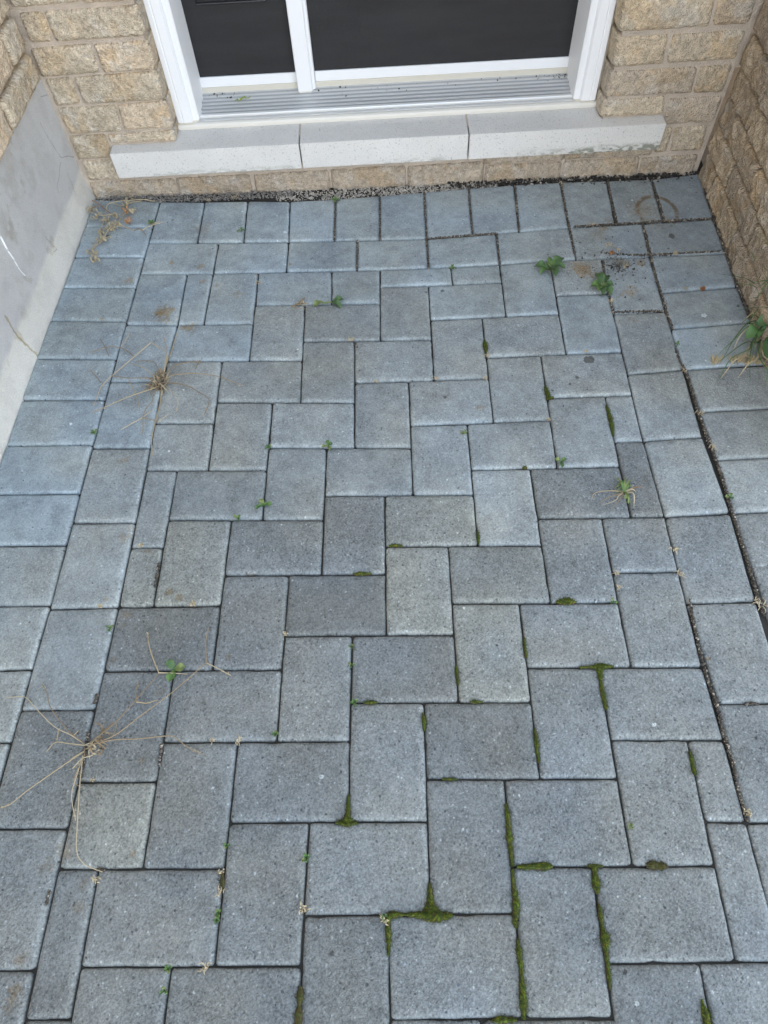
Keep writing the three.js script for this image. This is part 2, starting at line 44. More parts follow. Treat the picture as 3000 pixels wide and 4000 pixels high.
const D_V=[[[-0.8513,-2.2505],[-0.8936,-2.2543],[-0.9386,-2.2427],[-0.974,-2.2396],[-1.0122,-2.2234],[-1.0133,-2.1885],[-1.0162,-2.1628],[-1.0068,-2.1243],[-1.011,-2.0868],[-1.0086,-2.0375]],[[-0.9601,-2.1142],[-0.9786,-2.0857],[-0.9916,-2.0451],[-1.0069,-2.0173],[-1.0115,-1.9895],[-1.0068,-1.9617],[-0.9944,-1.9224]],[[-1.0704,-2.1863],[-1.0464,-2.1768],[-1.0189,-2.1629],[-0.9896,-2.1661]],[[-0.8988,-2.2523],[-0.9305,-2.2291],[-0.9686,-2.2262],[-0.9945,-2.2315]],[[-0.9192,-2.1981],[-0.9418,-2.173],[-0.9507,-2.1349],[-0.9574,-2.1141]],[[-0.9566,-2.1099],[-0.927,-2.0963],[-0.8923,-2.0826]],[[-0.8707,-2.0819],[-0.8413,-2.0974],[-0.7939,-2.1187]],[[-0.8334,-2.1139],[-0.8115,-2.1278]],[[-1.0728,-2.2477],[-1.042,-2.2333],[-1.0179,-2.1974],[-0.9922,-2.1791]],[[-1.0725,-2.2081],[-1.0493,-2.216],[-1.0391,-2.2069]],[[-1.0162,-2.1628],[-0.9896,-2.1661],[-0.9757,-2.1785],[-0.9642,-2.1481],[-0.9683,-2.1145]],[[-1.0094,-2.137],[-0.9961,-2.145],[-0.9781,-2.1232],[-0.9601,-2.1142]],[[-0.8923,-2.0826],[-0.8707,-2.0819],[-0.8434,-2.0481]]];
const D_vleaf=[[-0.9401,-2.1874],[-0.9185,-2.1311],[-0.9724,-2.1036],[-0.9752,-2.1715],[-1.0029,-2.1341],[-1.005,-2.0799],[-0.9462,-2.2335],[-1.0044,-2.0268],[-0.9856,-2.0383],[-1.016,-1.9832],[-0.9559,-2.1156],[-1.0425,-2.1675],[-1.0043,-1.9592],[-0.9949,-1.9278],[-0.9796,-2.0997],[-0.9217,-2.1911],[-1.0662,-2.2007]];
const D_C=[[0.5059,-1.8474],[0.4545,-1.852],[0.4711,-1.8233],[0.5177,-1.7999],[0.554,-1.8414],[0.5533,-1.888],[0.5189,-1.8861],[0.4898,-1.8301]];
const D_D=[[0.6561,-1.7538],[0.6505,-1.8162],[0.6193,-1.7492],[0.653,-1.7116],[0.6791,-1.7122],[0.6938,-1.7527],[0.6391,-1.7331],[0.6844,-1.8064]];
const D_E=[[-0.2223,-1.7145],[-0.2535,-1.6972],[-0.1968,-1.7168],[-0.1586,-1.7233],[-0.1651,-1.6885]];
const D_F=[[[0.5891,-0.982],[0.5926,-1.007],[0.5988,-1.0297]],[[0.5906,-0.9844],[0.6009,-1.0068],[0.6139,-1.0205]],[[0.5881,-0.982],[0.5506,-0.9814],[0.5079,-0.9735],[0.499,-0.9564]],[[0.5878,-0.9807],[0.543,-0.9605],[0.5138,-0.9464]],[[0.5878,-0.9807],[0.5685,-0.965],[0.5602,-0.9529],[0.5233,-0.9413]],[[0.5904,-0.9832],[0.6209,-0.9909],[0.6416,-0.991]],[[0.5897,-0.9795],[0.5927,-0.9621],[0.5916,-0.945]],[[0.5907,-0.9795],[0.6069,-0.9717],[0.6041,-0.9351]],[[0.5891,-0.982],[0.5843,-1.0071],[0.5923,-1.0171]],[[0.5891,-0.982],[0.5901,-0.9646],[0.5857,-0.9573]],[[0.5906,-0.9819],[0.6051,-0.9842],[0.6191,-0.9814]],[[0.5878,-0.9807],[0.5763,-0.9624],[0.5453,-0.9264]],[[0.6009,-1.0068],[0.6012,-0.9967],[0.5927,-0.9844]]];
const D_G={"base":[1.1195,-1.5878],"blades":[[[1.0838,-1.5559],[1.0397,-1.5253],[1.0043,-1.4901],[0.9938,-1.4676]],[[1.0838,-1.5559],[1.0377,-1.5354],[0.9927,-1.4904],[0.9477,-1.4242]],[[1.0881,-1.5541],[1.043,-1.5286],[0.9728,-1.4682],[0.9363,-1.4435]],[[1.0975,-1.5538],[1.0355,-1.4665],[1.018,-1.4192],[1.0051,-1.3304]],[[1.0549,-1.4693],[1.0098,-1.4576],[0.9545,-1.424],[0.9292,-1.4152]],[[1.0364,-1.4697],[1.009,-1.4289],[0.9628,-1.4112],[0.9161,-1.3446]],[[1.0805,-1.5611],[1.0628,-1.5751],[1.0437,-1.5757]],[[1.0838,-1.5644],[1.0736,-1.5885],[1.047,-1.579]],[[1.1032,-1.5403],[1.058,-1.4886],[1.041,-1.444]],[[0.998,-1.4135],[0.9656,-1.3955],[0.929,-1.3595]],[[1.0257,-1.3971],[0.998,-1.3792],[0.9784,-1.3613]],[[1.0357,-1.4],[1.0441,-1.3567],[1.0485,-1.3323]],[[1.0099,-1.4321],[1.0219,-1.4508],[1.0274,-1.4539]],[[1.0483,-1.4122],[1.0595,-1.387],[1.0651,-1.3745]]],"straw":[[0.9879,-1.4327],[0.9974,-1.442],[1.001,-1.4292],[1.0128,-1.4384],[1.0173,-1.4288],[1.0268,-1.4381],[1.0312,-1.4284],[1.0424,-1.4441],[1.0436,-1.4313],[1.0497,-1.4279],[1.0526,-1.4215],[1.0317,-1.4221],[0.9438,-1.4338],[0.9314,-1.431],[0.9376,-1.4372]],"leaves":[[[1.1083,-1.5272],[1.0633,-1.5418]],[[1.1121,-1.5072],[1.0701,-1.5017]],[[1.0738,-1.5149],[1.0265,-1.4898]],[[1.1093,-1.481],[1.0615,-1.4119]],[[1.1158,-1.5204],[1.099,-1.4781]]]};
const D_moss=[["T-shaped cushion",[[[0.4069,-0.5191,0.0037],[0.4348,-0.5199,0.0097],[0.452,-0.5189,0.0186],[0.4695,-0.5205,0.0097],[0.4835,-0.5211,0.003]],[[0.452,-0.5189,0.0186],[0.4494,-0.4993,0.0148],[0.449,-0.4905,0.0089],[0.4487,-0.4574,0.0111],[0.4498,-0.4335,0.0103],[0.4503,-0.4227,0.0051]]]],["tri1",[[[-0.1096,-0.2517,0.0028],[-0.1099,-0.2383,0.0097],[-0.1098,-0.2206,0.011],[-0.111,-0.206,0.0213],[-0.1114,-0.1967,0.0275]],[[-0.135,-0.1989,0.0048],[-0.1114,-0.1973,0.0151],[-0.0911,-0.1995,0.0048]]]],["tri2",[[[0.0525,-0.0899,0.0034],[0.0525,-0.0754,0.0109],[0.0524,-0.0572,0.017],[0.0524,-0.0417,0.0306]],[[0.0017,-0.0368,0.0041],[0.0222,-0.0362,0.0116],[0.0516,-0.0341,0.0197],[0.0809,-0.034,0.017],[0.0942,-0.0352,0.0055]]]],["L1",[[[-0.0337,-0.0356,0.0068],[-0.0219,-0.0369,0.0136],[-0.0086,-0.0373,0.0102],[0.0017,-0.0368,0.0034]],[[-0.029,-0.0343,0.0136],[-0.0289,-0.0041,0.0116],[-0.0281,0.0107,0.0102],[-0.0288,0.029,0.0041]]]],["long1",[[[0.2132,-0.2333,0.0035],[0.215,-0.2127,0.0104],[0.2146,-0.1755,0.0152],[0.2156,-0.1392,0.0103],[0.2156,-0.1174,0.0055]]]],["hor1",[[[0.2238,-0.1173,0.0055],[0.2449,-0.1172,0.0152],[0.2751,-0.1182,0.0166],[0.2938,-0.1181,0.0069]]]],["long2",[[[0.2158,-0.1133,0.0055],[0.2151,-0.0853,0.0089],[0.2166,-0.0617,0.0144],[0.2146,-0.0412,0.0172],[0.2113,-0.0234,0.0103],[0.2138,-0.0134,0.0041]]]],["long3",[[[0.2132,0.004,0.0048],[0.2137,0.0235,0.0117],[0.2153,0.0499,0.0103],[0.2143,0.0803,0.0138],[0.2133,0.1055,0.0138],[0.2122,0.1258,0.0083]]]],["v1",[[[0.3746,-0.1188,0.0105],[0.3751,-0.1032,0.0126],[0.3745,-0.0846,0.0161],[0.3745,-0.0702,0.007]],[[0.3625,-0.1183,0.0035],[0.3745,-0.1183,0.0077],[0.3924,-0.1176,0.0035]]]],["v2",[[[0.3747,-0.0534,0.0035],[0.3745,-0.0355,0.0084],[0.3745,-0.0179,0.0056],[0.3759,-0.0005,0.0168],[0.3752,0.0142,0.0154],[0.3745,0.0335,0.0084],[0.3741,0.0573,0.0077],[0.372,0.0829,0.0035]]]],["brown",[[[0.4766,-0.1183,0.0071],[0.4918,-0.1193,0.0179],[0.5063,-0.1171,0.0165],[0.5182,-0.117,0.0058]]]],["br2",[[[0.5325,0.0968,0.0058],[0.5334,0.1126,0.0144],[0.5337,0.1282,0.0159],[0.5335,0.1458,0.0145]]]],["bl",[[[-0.1899,0.0762,0.0048],[-0.1899,0.0913,0.0137],[-0.1905,0.1051,0.0069],[-0.191,0.1187,0.0151],[-0.1905,0.141,0.0151]]]],["bb",[[[0.1554,0.1271,0.0041],[0.1691,0.1266,0.0117],[0.1883,0.1266,0.0103],[0.1993,0.1266,0.0034]]]],["blob22",[[[0.3742,-0.6799,0.0061],[0.3907,-0.6805,0.016],[0.4053,-0.6803,0.0176],[0.4226,-0.6785,0.0054]]]],["s1",[[[0.2897,-0.5907,0.0052],[0.2888,-0.5664,0.0088],[0.2897,-0.5425,0.0051]]]],["s2",[[[0.29,-0.3833,0.0036],[0.2905,-0.3589,0.0107],[0.2898,-0.3333,0.0078],[0.2916,-0.3128,0.0042]]]],["s3",[[[0.6098,-0.3339,0.0037],[0.6111,-0.3182,0.0104],[0.6101,-0.2934,0.0104],[0.6116,-0.286,0.0052]]]],["s4",[[[-0.1103,-0.7605,0.0038],[-0.0876,-0.7618,0.0114],[-0.0648,-0.7615,0.0046]]]],["s5",[[[-0.0227,-0.8387,0.0039],[-0.0072,-0.8389,0.0093],[0.0121,-0.8382,0.0039]]]],["s6",[[[-0.0816,-0.4434,0.0043],[-0.0662,-0.4439,0.0099],[-0.0498,-0.4438,0.0035]]]],["s7",[[[0.1287,-0.5243,0.0036],[0.1295,-0.5028,0.0086],[0.131,-0.4798,0.0036]]]],["s8",[[[0.0491,-0.4204,0.0035],[0.0512,-0.4003,0.0105],[0.0518,-0.3804,0.0035]]]],["s9",[[[0.1537,-0.4432,0.0036],[0.1672,-0.443,0.0085],[0.1825,-0.4429,0.0036]]]],["s10",[[[0.2026,-0.8783,0.0032],[0.2028,-0.8604,0.0071],[0.202,-0.8382,0.0031]]]],["s11",[[[0.4313,-1.3531,0.0074],[0.4338,-1.3269,0.0156],[0.4358,-1.301,0.0109]],[[0.4372,-1.3124,0.0073],[0.4512,-1.3121,0.0046]]]],["s12",[[[0.5932,-1.2776,0.0065],[0.5962,-1.2496,0.0119],[0.5969,-1.2113,0.0118],[0.5946,-1.1711,0.0054]]]],["s13",[[[0.2712,-1.5413,0.0049],[0.2727,-1.5125,0.0164],[0.2716,-1.4873,0.0057]]]],["s14",[[[0.085,-0.2816,0.0028],[0.0995,-0.2815,0.0062],[0.1171,-0.2811,0.0028]]]],["s15",[[[-0.3563,-0.1091,0.0049],[-0.3541,-0.0957,0.0119],[-0.3537,-0.0797,0.007]]]],["s17",[[[0.3362,-1.0705,0.0042],[0.3428,-1.0703,0.0093],[0.3492,-1.0692,0.0034]]]]];
const D_white=[[0.9512,-1.6276,0.0086],[-0.1672,-0.2877,0.0052],[0.1047,-0.2301,0.0024],[0.1057,-0.207,0.0021],[-0.2055,-0.0686,0.0027],[0.5466,-0.3892,0.0052],[-0.9228,-1.2463,0.0048],[-0.6258,-1.1437,0.0036],[-0.6179,-1.3648,0.0033],[0.8398,-2.2024,0.0044],[-0.5316,-2.19,0.0042],[-0.3723,-2.0719,0.0063],[-0.2938,-1.518,0.0029],[-0.1114,-0.7795,0.0019],[0.0741,-1.0781,0.0017],[0.4163,0.1035,0.0046],[-0.3939,-0.2673,0.0032],[-0.5981,-0.1615,0.0022],[-0.508,-0.3397,0.0022],[0.9763,-1.814,0.0017],[-0.2236,-0.6848,0.0019],[0.3563,-0.6115,0.0026],[0.4368,-0.5777,0.0023],[0.5062,-0.6108,0.0027],[0.4655,-2.2805,0.0037],[0.1551,-0.6678,0.0037],[-0.1577,-1.1263,0.0021],[0.5556,0.0855,0.0033],[-0.5363,-0.0437,0.0022]];
const D_dark=[[0.5715,-1.4534,0.0146],[0.5266,-1.385,0.0057],[0.5031,-1.3602,0.0042],[0.45,-1.3369,0.0037],[0.1546,-1.7606,0.0062],[0.1023,-1.7579,0.0041],[0.1416,-1.3194,0.0049],[-0.217,-0.4933,0.0025],[0.0012,-0.5705,0.0025],[-0.1347,0.0251,0.0044],[-0.9841,-2.071,0.0073],[-0.7724,-2.1515,0.0043],[-0.7895,-2.1394,0.003],[0.9339,-2.0045,0.0119],[1.0209,-2.3178,0.0046],[0.9103,-1.9422,0.0041],[0.4043,0.0562,0.0042],[-0.745,-0.3442,0.0027],[0.7519,-0.4071,0.0023],[0.7559,-0.3597,0.0031],[0.7598,-0.339,0.0027],[1.0644,-1.6649,0.0044],[0.0906,-1.811,0.0026],[0.1214,-1.8337,0.0027],[0.3608,-1.4663,0.0029]];
const D_rust=[[-0.7453,-1.928,0.008,0.8],[-0.6406,-1.9016,0.0112,0.5],[-0.6212,-1.8332,0.012,0.6],[-0.5727,-1.8096,0.0108,0.5],[-0.6367,-1.6221,0.0154,0.7],[-0.6565,-1.626,0.0103,0.5],[-0.7232,-1.679,0.0238,0.7],[-0.744,-1.6865,0.0133,0.6],[-0.864,-1.8408,0.0102,0.6],[-0.4999,-1.7639,0.0117,0.4],[-0.6992,-0.8705,0.0126,0.35],[-0.6853,-0.9022,0.0085,0.3],[-0.6552,-0.6625,0.0088,0.4],[-0.6566,-0.6311,0.0063,0.35],[-0.56,-0.7178,0.0063,0.6],[-0.531,-0.7011,0.0063,0.5],[-0.6294,-0.8338,0.0082,0.35],[-0.7075,-0.6994,0.0057,0.5],[-0.6304,-0.0888,0.0081,0.35],[-0.6281,-0.0518,0.0096,0.3],[-0.7196,0.0335,0.0113,0.4],[-0.7152,0.0813,0.0113,0.5],[-0.7152,0.1022,0.0113,0.35],[-0.7091,-0.1217,0.0098,0.3],[-0.5395,-0.1416,0.0033,0.9],[0.6178,-1.8387,0.023,0.75],[0.6063,-1.8614,0.022,0.4],[0.7437,-1.7405,0.0189,0.55],[0.7394,-1.8797,0.0169,0.5],[0.8083,-1.8737,0.0124,0.6],[0.7136,-2.0567,0.0118,0.7],[0.7458,-2.0927,0.0132,0.4],[0.6921,-2.0209,0.0175,0.3],[0.8634,-2.1303,0.0367,0.35],[0.8557,-2.1732,0.031,0.25],[-0.4475,-1.8651,0.0076,0.5],[-0.3433,-1.9034,0.0044,0.8],[-0.6583,-0.5477,0.0055,0.4],[-0.3958,-0.5521,0.0052,0.4],[0.24,-1.2801,0.0089,0.4],[-0.5569,-0.3241,0.0052,0.4],[-0.6834,-0.1437,0.0149,0.3],[0.7349,-1.617,0.0073,0.4],[-0.6676,-2.1014,0.0238,0.3],[-0.5421,-0.4743,0.0113,0.25],[0.6995,-0.536,0.0031,0.9],[-0.7468,-1.1164,0.009,0.4],[-0.3649,-0.765,0.0078,0.3]];
const D_ring=[[0.9123,-2.137],[0.9846,-2.1175],[0.889,-2.2067],[0.8382,-2.1653],[0.974,-2.1774]];
const D_bits=[[-0.7173,-0.6816,0,1.2],[-0.6482,-0.8474,0,1],[-0.4937,-0.6834,0,1.4],[-0.3481,-0.3627,1,1.1],[-0.4084,-0.3632,1,0.8],[-0.0543,-1.3849,1,1.1],[0.1201,-1.3884,1,1.5],[0.1883,-1.19,2,1.8],[-0.2834,-1.7139,1,1.6],[-0.1354,-1.5515,1,1.5],[-0.2656,-0.6046,0,1],[0.6825,-0.8132,0,1.5],[0.6795,-0.7486,1,1.4],[0.5318,-0.752,1,1.2],[0.5268,-0.713,1,1],[0.8497,-0.6647,1,2],[0.8412,-0.6726,1,1.5],[0.6962,-0.2121,0,1.6],[0.4602,-0.1892,2,1],[0.8554,-1.1233,1,1.6],[0.8473,-1.2418,1,1.3],[0.8406,-1.4045,1,1.3],[0.7168,-1.9592,1,2.2],[0.678,-2.0689,1,1.4],[0.9246,-1.9097,1,2],[0.7424,-1.9311,1,1.4],[0.936,-2.0803,1,1.2],[-0.1903,-0.0476,0,1.6],[-0.0389,-0.0279,0,1.7],[-0.6033,-0.0978,0,1.5],[-0.3582,-0.1116,0,1.1],[-0.354,-0.0768,1,1.4],[-0.3678,0.0474,1,1.2],[-0.6484,-0.2852,0,1],[0.7539,-1.8555,1,1.8],[0.6768,-1.696,1,1.5],[0.2702,-1.4741,1,1.6],[0.2655,-1.386,1,1.2],[0.5673,-1.4819,0,0.9],[0.922,-1.7432,0,1.1],[-0.9406,-2.27,1,1.2],[-0.6602,-2.2594,1,2],[-0.5668,-2.2693,1,2],[0.6102,-2.3005,1,2.2],[0.5203,-2.3315,1,2],[-0.4422,-1.8156,1,1.5],[0.6479,-2.3728,1,2],[0.9326,-1.4263,1,1.6],[0.4237,-1.2271,0,1],[-0.9189,-1.6597,0,1],[0.9694,-1.7397,3,1.3],[0.7228,-1.9202,3,1.7]];
const D_sprout=[[-0.8428,-2.1328,1.1],[-0.5228,-2.0797,1.1],[-1.0985,-1.766,1.3],[-0.8469,-1.2099,0.9],[-0.5146,-0.5223,2.4],[-0.3491,-0.9636,1.6],[0.4394,-1.0836,1.3],[0.8419,-1.505,0.7],[0.8548,-0.9633,1],[-0.2033,-2.2347,1.1],[-0.11,-0.5718,0.6],[-0.1098,-0.5276,0.6],[-0.1004,-0.4439,0.7],[-0.271,-0.376,0.6],[-0.6818,-0.6248,0.7],[0.5087,-0.6769,0.7],[-0.1903,-0.1349,0.8],[-0.3521,-0.1574,0.6],[-0.3547,-0.0405,0.6],[-0.3557,-0.029,0.6],[-0.186,-1.1505,1.2],[-0.4363,0.0486,0.6],[-0.4381,0.0817,0.6],[0.1896,-1.8635,1.1],[-0.3496,-1.1486,0.8],[-0.4103,-0.9229,0.9],[-0.0366,-0.0331,0.6]];
const D_soil=[[[0.8343,-1.4913,0.0061],[0.8347,-1.4418,0.005],[0.8435,-1.4112,0.006],[0.8473,-1.3694,0.0034],[0.8451,-1.2662,0.0048],[0.8478,-1.2058,0.0057],[0.8507,-1.1316,0.0056],[0.8544,-1.0803,0.0041],[0.8559,-1.0063,0.004],[0.8546,-0.9399,0.004],[0.8544,-0.8944,0.0035],[0.8546,-0.8235,0.0039],[0.8539,-0.7389,0.0042],[0.8528,-0.6822,0.005],[0.856,-0.6429,0.0058]],[[0.6902,-0.6844,0.0032],[0.6875,-0.6334,0.0048],[0.6866,-0.584,0.0047],[0.6848,-0.5471,0.0035],[0.6865,-0.4898,0.0035],[0.6932,-0.4345,0.0054],[0.6914,-0.3748,0.0046],[0.6929,-0.3427,0.0034],[0.696,-0.3051,0.003],[0.692,-0.2658,0.0034],[0.6934,-0.2243,0.003],[0.6964,-0.1954,0.0023]],[[0.8495,-2.0724,0.0072],[0.8497,-2.0074,0.0083],[0.8464,-1.9522,0.0081],[0.8455,-1.9097,0.0069],[0.8401,-1.8095,0.0056],[0.8427,-1.7164,0.0049],[0.842,-1.6341,0.0037],[0.8455,-1.5743,0.0042]],[[0.7734,-2.3184,0.0051],[0.7688,-2.2112,0.0056],[0.7652,-2.0837,0.0048]],[[0.6064,-2.3159,0.005],[0.6018,-2.1741,0.0048],[0.6013,-2.0566,0.0047],[0.5986,-1.9294,0.0051]],[[0.9309,-2.3213,0.0046],[0.9298,-2.1705,0.0056],[0.928,-2.0861,0.0073]],[[0.4404,-2.3041,0.0043],[0.4293,-2.0627,0.004]],[[0.6161,-2.0684,0.0035],[0.7638,-2.0755,0.0048],[0.928,-2.0861,0.0061],[1.0922,-2.0952,0.005]],[[0.697,-1.9261,0.0079],[0.746,-1.9168,0.0057],[0.8462,-1.9135,0.0069],[0.9379,-1.9181,0.0052],[1.0904,-1.9246,0.0042]],[[0.6858,-1.889,0.005],[0.6808,-1.8293,0.005],[0.6773,-1.7639,0.0049],[0.6774,-1.6935,0.0042],[0.6784,-1.6442,0.0047]],[[0.6745,-1.649,0.0047],[0.7082,-1.6514,0.0052],[0.7749,-1.6529,0.0042],[0.8315,-1.6513,0.0027]],[[0.1146,-2.2806,0.0037],[0.1132,-2.1407,0.0035],[0.113,-2.0249,0.0039]],[[-0.0457,-2.2643,0.0036],[-0.0451,-2.0223,0.0034]],[[0.2735,-2.297,0.0043],[0.2704,-2.152,0.0035],[0.2707,-2.0396,0.004]],[[0.1154,-2.0208,0.0045],[0.2151,-2.0294,0.004],[0.3518,-2.0409,0.004]],[[0.3515,-2.0368,0.0034],[0.3484,-1.8848,0.0033]],[[-0.2038,-2.248,0.0024],[-0.2006,-2.0276,0.0023]],[[-0.1201,-2.0208,0.0039],[-0.1202,-1.8772,0.0032]],[[0.1128,-2.0208,0.0039],[0.1153,-1.8734,0.0032]],[[-0.6056,-0.1157,0.0044],[-0.5902,-0.1156,0.0026]],[[-0.6827,-0.4687,0.0035],[-0.6834,-0.4478,0.0027]],[[-0.5961,-0.7984,0.0028],[-0.5969,-0.7349,0.0032]],[[-0.6927,-0.081,0.003],[-0.6928,-0.0573,0.0026]],[[-0.1214,-1.5422,0.0034],[-0.114,-1.5228,0.0024]],[[-0.6831,-0.3835,0.0027],[-0.6781,-0.3156,0.0034],[-0.6841,-0.2909,0.003]],[[-0.5162,-0.3591,0.0026],[-0.5154,-0.3143,0.0026]],[[0.7527,-0.4322,0.0031],[0.7698,-0.4338,0.0047],[0.7828,-0.4326,0.0031]],[[1.1094,-2.3557,0.006],[1.1016,-2.1986,0.0058],[1.0989,-2.08,0.0087],[1.0923,-1.9517,0.0072],[1.0871,-1.8534,0.0053],[1.0878,-1.7442,0.0057],[1.0913,-1.6336,0.0066],[1.1045,-1.5801,0.0076]]];
const D_cracks=[[[0.1079,0.3283],[0.1045,0.2812],[0.0949,0.2396],[0.0818,0.1982],[0.0344,0.1746],[-0.0127,0.1398],[-0.0349,0.1021]],[[0.0945,0.191],[0.1115,0.1874],[0.1483,0.1717],[0.1873,0.1652],[0.1928,0.1464]],[[0.0393,0.3713],[-0.0079,0.353],[-0.0114,0.324],[-0.0264,0.2845],[-0.0261,0.2597]],[[0.0872,0.1472],[0.0882,0.1019],[0.0993,0.0726]],[[0.3944,0.1277],[0.3773,0.0672],[0.4563,0.0923]]];
const D_wline=[[0.6099,0.3356],[0.6095,0.2906],[0.6115,0.2503],[0.6064,0.2127],[0.6072,0.1787],[0.6008,0.148]];
const D_pstain=[[0.3803,0.0961,0.022,0.6],[0.4074,0.0907,0.016,0.5],[0.5417,0.258,0.03,0.35],[0.5408,0.2667,0.02,0.3],[0.5799,0.1201,0.016,0.6],[0.6516,0.1448,0.025,0.3],[0.79,0.0823,0.022,0.7],[0.605,0.1412,0.012,0.6],[0.7049,0.097,0.02,0.3],[0.8943,0.0797,0.02,0.4],[0.5239,0.1567,0.02,0.3],[0.5574,0.2972,0.05,0.3],[0.4058,0.3605,0.08,0.35],[0.3153,0.3117,0.06,0.3],[0.2088,0.2628,0.06,0.2]];
const D_bline=[[0.7834,0.1593],[0.7884,0.1163],[0.7882,0.0833],[0.7843,0.0341],[0.7812,-0.0133]];
// ---------- helpers ----------
const used = {};
function numbered(n) { used[n] = (used[n] ?? -1) + 1; return used[n] ? n + '_' + String(used[n]).padStart(3, '0') : n; }
function add(o, name, data) { o.name = numbered(name); Object.assign(o.userData, data); scene.add(o); return o; }
function part(name, geo, mat, parent, label) { const m = new THREE.Mesh(geo, mat); m.name = name; if (label) m.userData.label = label; parent.add(m); return m; }
const lerp = (a, b, t) => a + (b - a) * t, clamp = (x, a = 0, b = 1) => Math.min(b, Math.max(a, x)), smooth = (a, b, x) => { const t = clamp((x - a) / (b - a)); return t * t * (3 - 2 * t); };
function hash(x, y, z) { let h = Math.imul(x | 0, 374761393) ^ Math.imul(y | 0, 668265263) ^ Math.imul(z | 0, 2147483647 ^ 0x5bd1e995); h = Math.imul(h ^ h >>> 13, 1274126177); h ^= h >>> 16; return (h >>> 0) / 4294967296; }
function noise2(x, y, s = 0, per = 0) {
  const xi = Math.floor(x), yi = Math.floor(y), fx = x - xi, fy = y - yi, u = fx * fx * (3 - 2 * fx), v = fy * fy * (3 - 2 * fy);
  const w = per ? (a => ((a % per) + per) % per) : (a => a);
  const a = hash(w(xi), w(yi), s), b = hash(w(xi + 1), w(yi), s), c = hash(w(xi), w(yi + 1), s), d = hash(w(xi + 1), w(yi + 1), s);
  return a + (b - a) * u + (c - a) * v + (a - b - c + d) * u * v;
}
function fbm(x, y, oct, s = 0, per = 0) { let r = 0, a = 0.5, n = 0; for (let o = 0; o < oct; o++) { r += a * noise2(x, y, s + o * 17, per); n += a; x *= 2; y *= 2; per *= 2; a *= 0.5; } return r / n; }
function noise3(x, y, z, s = 0) { const zi = Math.floor(z), f = z - zi, t = f * f * (3 - 2 * f); return lerp(noise2(x, y, s + zi * 131), noise2(x, y, s + (zi + 1) * 131), t); }
const enc = l => { l = clamp(l); return Math.round(255 * (l <= 0.0031308 ? l * 12.92 : 1.055 * Math.pow(l, 1 / 2.4) - 0.055)); };
function texture(w, h, fn, srgb = true, wrap = true) {
  const d = new Uint8Array(w * h * 4), c = [0, 0, 0];
  for (let j = 0; j < h; j++) for (let i = 0; i < w; i++) { fn(i, j, c); const k = (j * w + i) * 4; for (let q = 0; q < 3; q++) d[k + q] = srgb ? enc(c[q]) : Math.round(255 * clamp(c[q])); d[k + 3] = 255; }
  const t = new THREE.DataTexture(d, w, h, THREE.RGBAFormat, THREE.UnsignedByteType);
  t.magFilter = THREE.LinearFilter; t.minFilter = THREE.LinearMipmapLinearFilter; t.generateMipmaps = true;
  if (wrap) t.wrapS = t.wrapT = THREE.RepeatWrapping;
  if (srgb) t.colorSpace = THREE.SRGBColorSpace;
  t.needsUpdate = true; return t;
}
function rep(t, x, y) { const c = t.clone(); c.repeat.set(x, y); c.wrapS = c.wrapT = THREE.RepeatWrapping; c.needsUpdate = true; return c; }
const rgb = (r, g, b) => new THREE.Color().setRGB(r, g, b);
const std = (o) => new THREE.MeshStandardMaterial(Object.assign({ roughness: 0.9, side: THREE.DoubleSide }, o));
function geom(pos, idx, uv) { const g = new THREE.BufferGeometry(); g.setAttribute('position', new THREE.Float32BufferAttribute(pos, 3)); g.setAttribute('uv', new THREE.Float32BufferAttribute(uv ?? new Array(pos.length / 3 * 2).fill(0), 2)); g.setIndex(idx); g.computeVertexNormals(); return g; }
function boxG(x0, x1, y0, y1, z0, z1, r = 0) { // box with uv in metres
  const g = r ? new RoundedBoxGeometry(x1 - x0, y1 - y0, z1 - z0, 2, r) : new THREE.BoxGeometry(x1 - x0, y1 - y0, z1 - z0);
  g.translate((x0 + x1) / 2, (y0 + y1) / 2, (z0 + z1) / 2);
  const p = g.attributes.position, n = g.attributes.normal, u = g.attributes.uv;
  for (let i = 0; i < p.count; i++) { const ax = Math.abs(n.getX(i)), ay = Math.abs(n.getY(i)), az = Math.abs(n.getZ(i)); if (az >= ax && az >= ay) u.setXY(i, p.getX(i), p.getY(i)); else if (ay >= ax) u.setXY(i, p.getX(i), p.getZ(i)); else u.setXY(i, p.getZ(i), p.getY(i)); }
  return g;
}
function tubeG(pts, r0, r1, seg = 5, sub = 4) {
  const cv = new THREE.CatmullRomCurve3(pts.map(p => new THREE.Vector3(...p)), false, 'centripetal'), n = Math.max(2, (pts.length - 1) * sub);
  const pos = [], idx = [], N = new THREE.Vector3(), B = new THREE.Vector3();
  for (let i = 0; i <= n; i++) {
    const c = cv.getPoint(i / n), t = cv.getTangent(i / n), r = lerp(r0, r1, i / n);
    N.set(0, 1, 0).cross(t); if (N.lengthSq() < 1e-6) N.set(1, 0, 0); N.normalize(); B.copy(t).cross(N);
    for (let k = 0; k < seg; k++) { const a = k / seg * 6.2832, x = Math.cos(a) * r, y = Math.sin(a) * r; pos.push(c.x + N.x * x + B.x * y, c.y + N.y * x + B.y * y, c.z + N.z * x + B.z * y); }
    if (i) for (let k = 0; k < seg; k++) { const a = (i - 1) * seg + k, b = (i - 1) * seg + (k + 1) % seg; idx.push(a, b, a + seg, b, b + seg, a + seg); }
  }
  return geom(pos, idx);
}
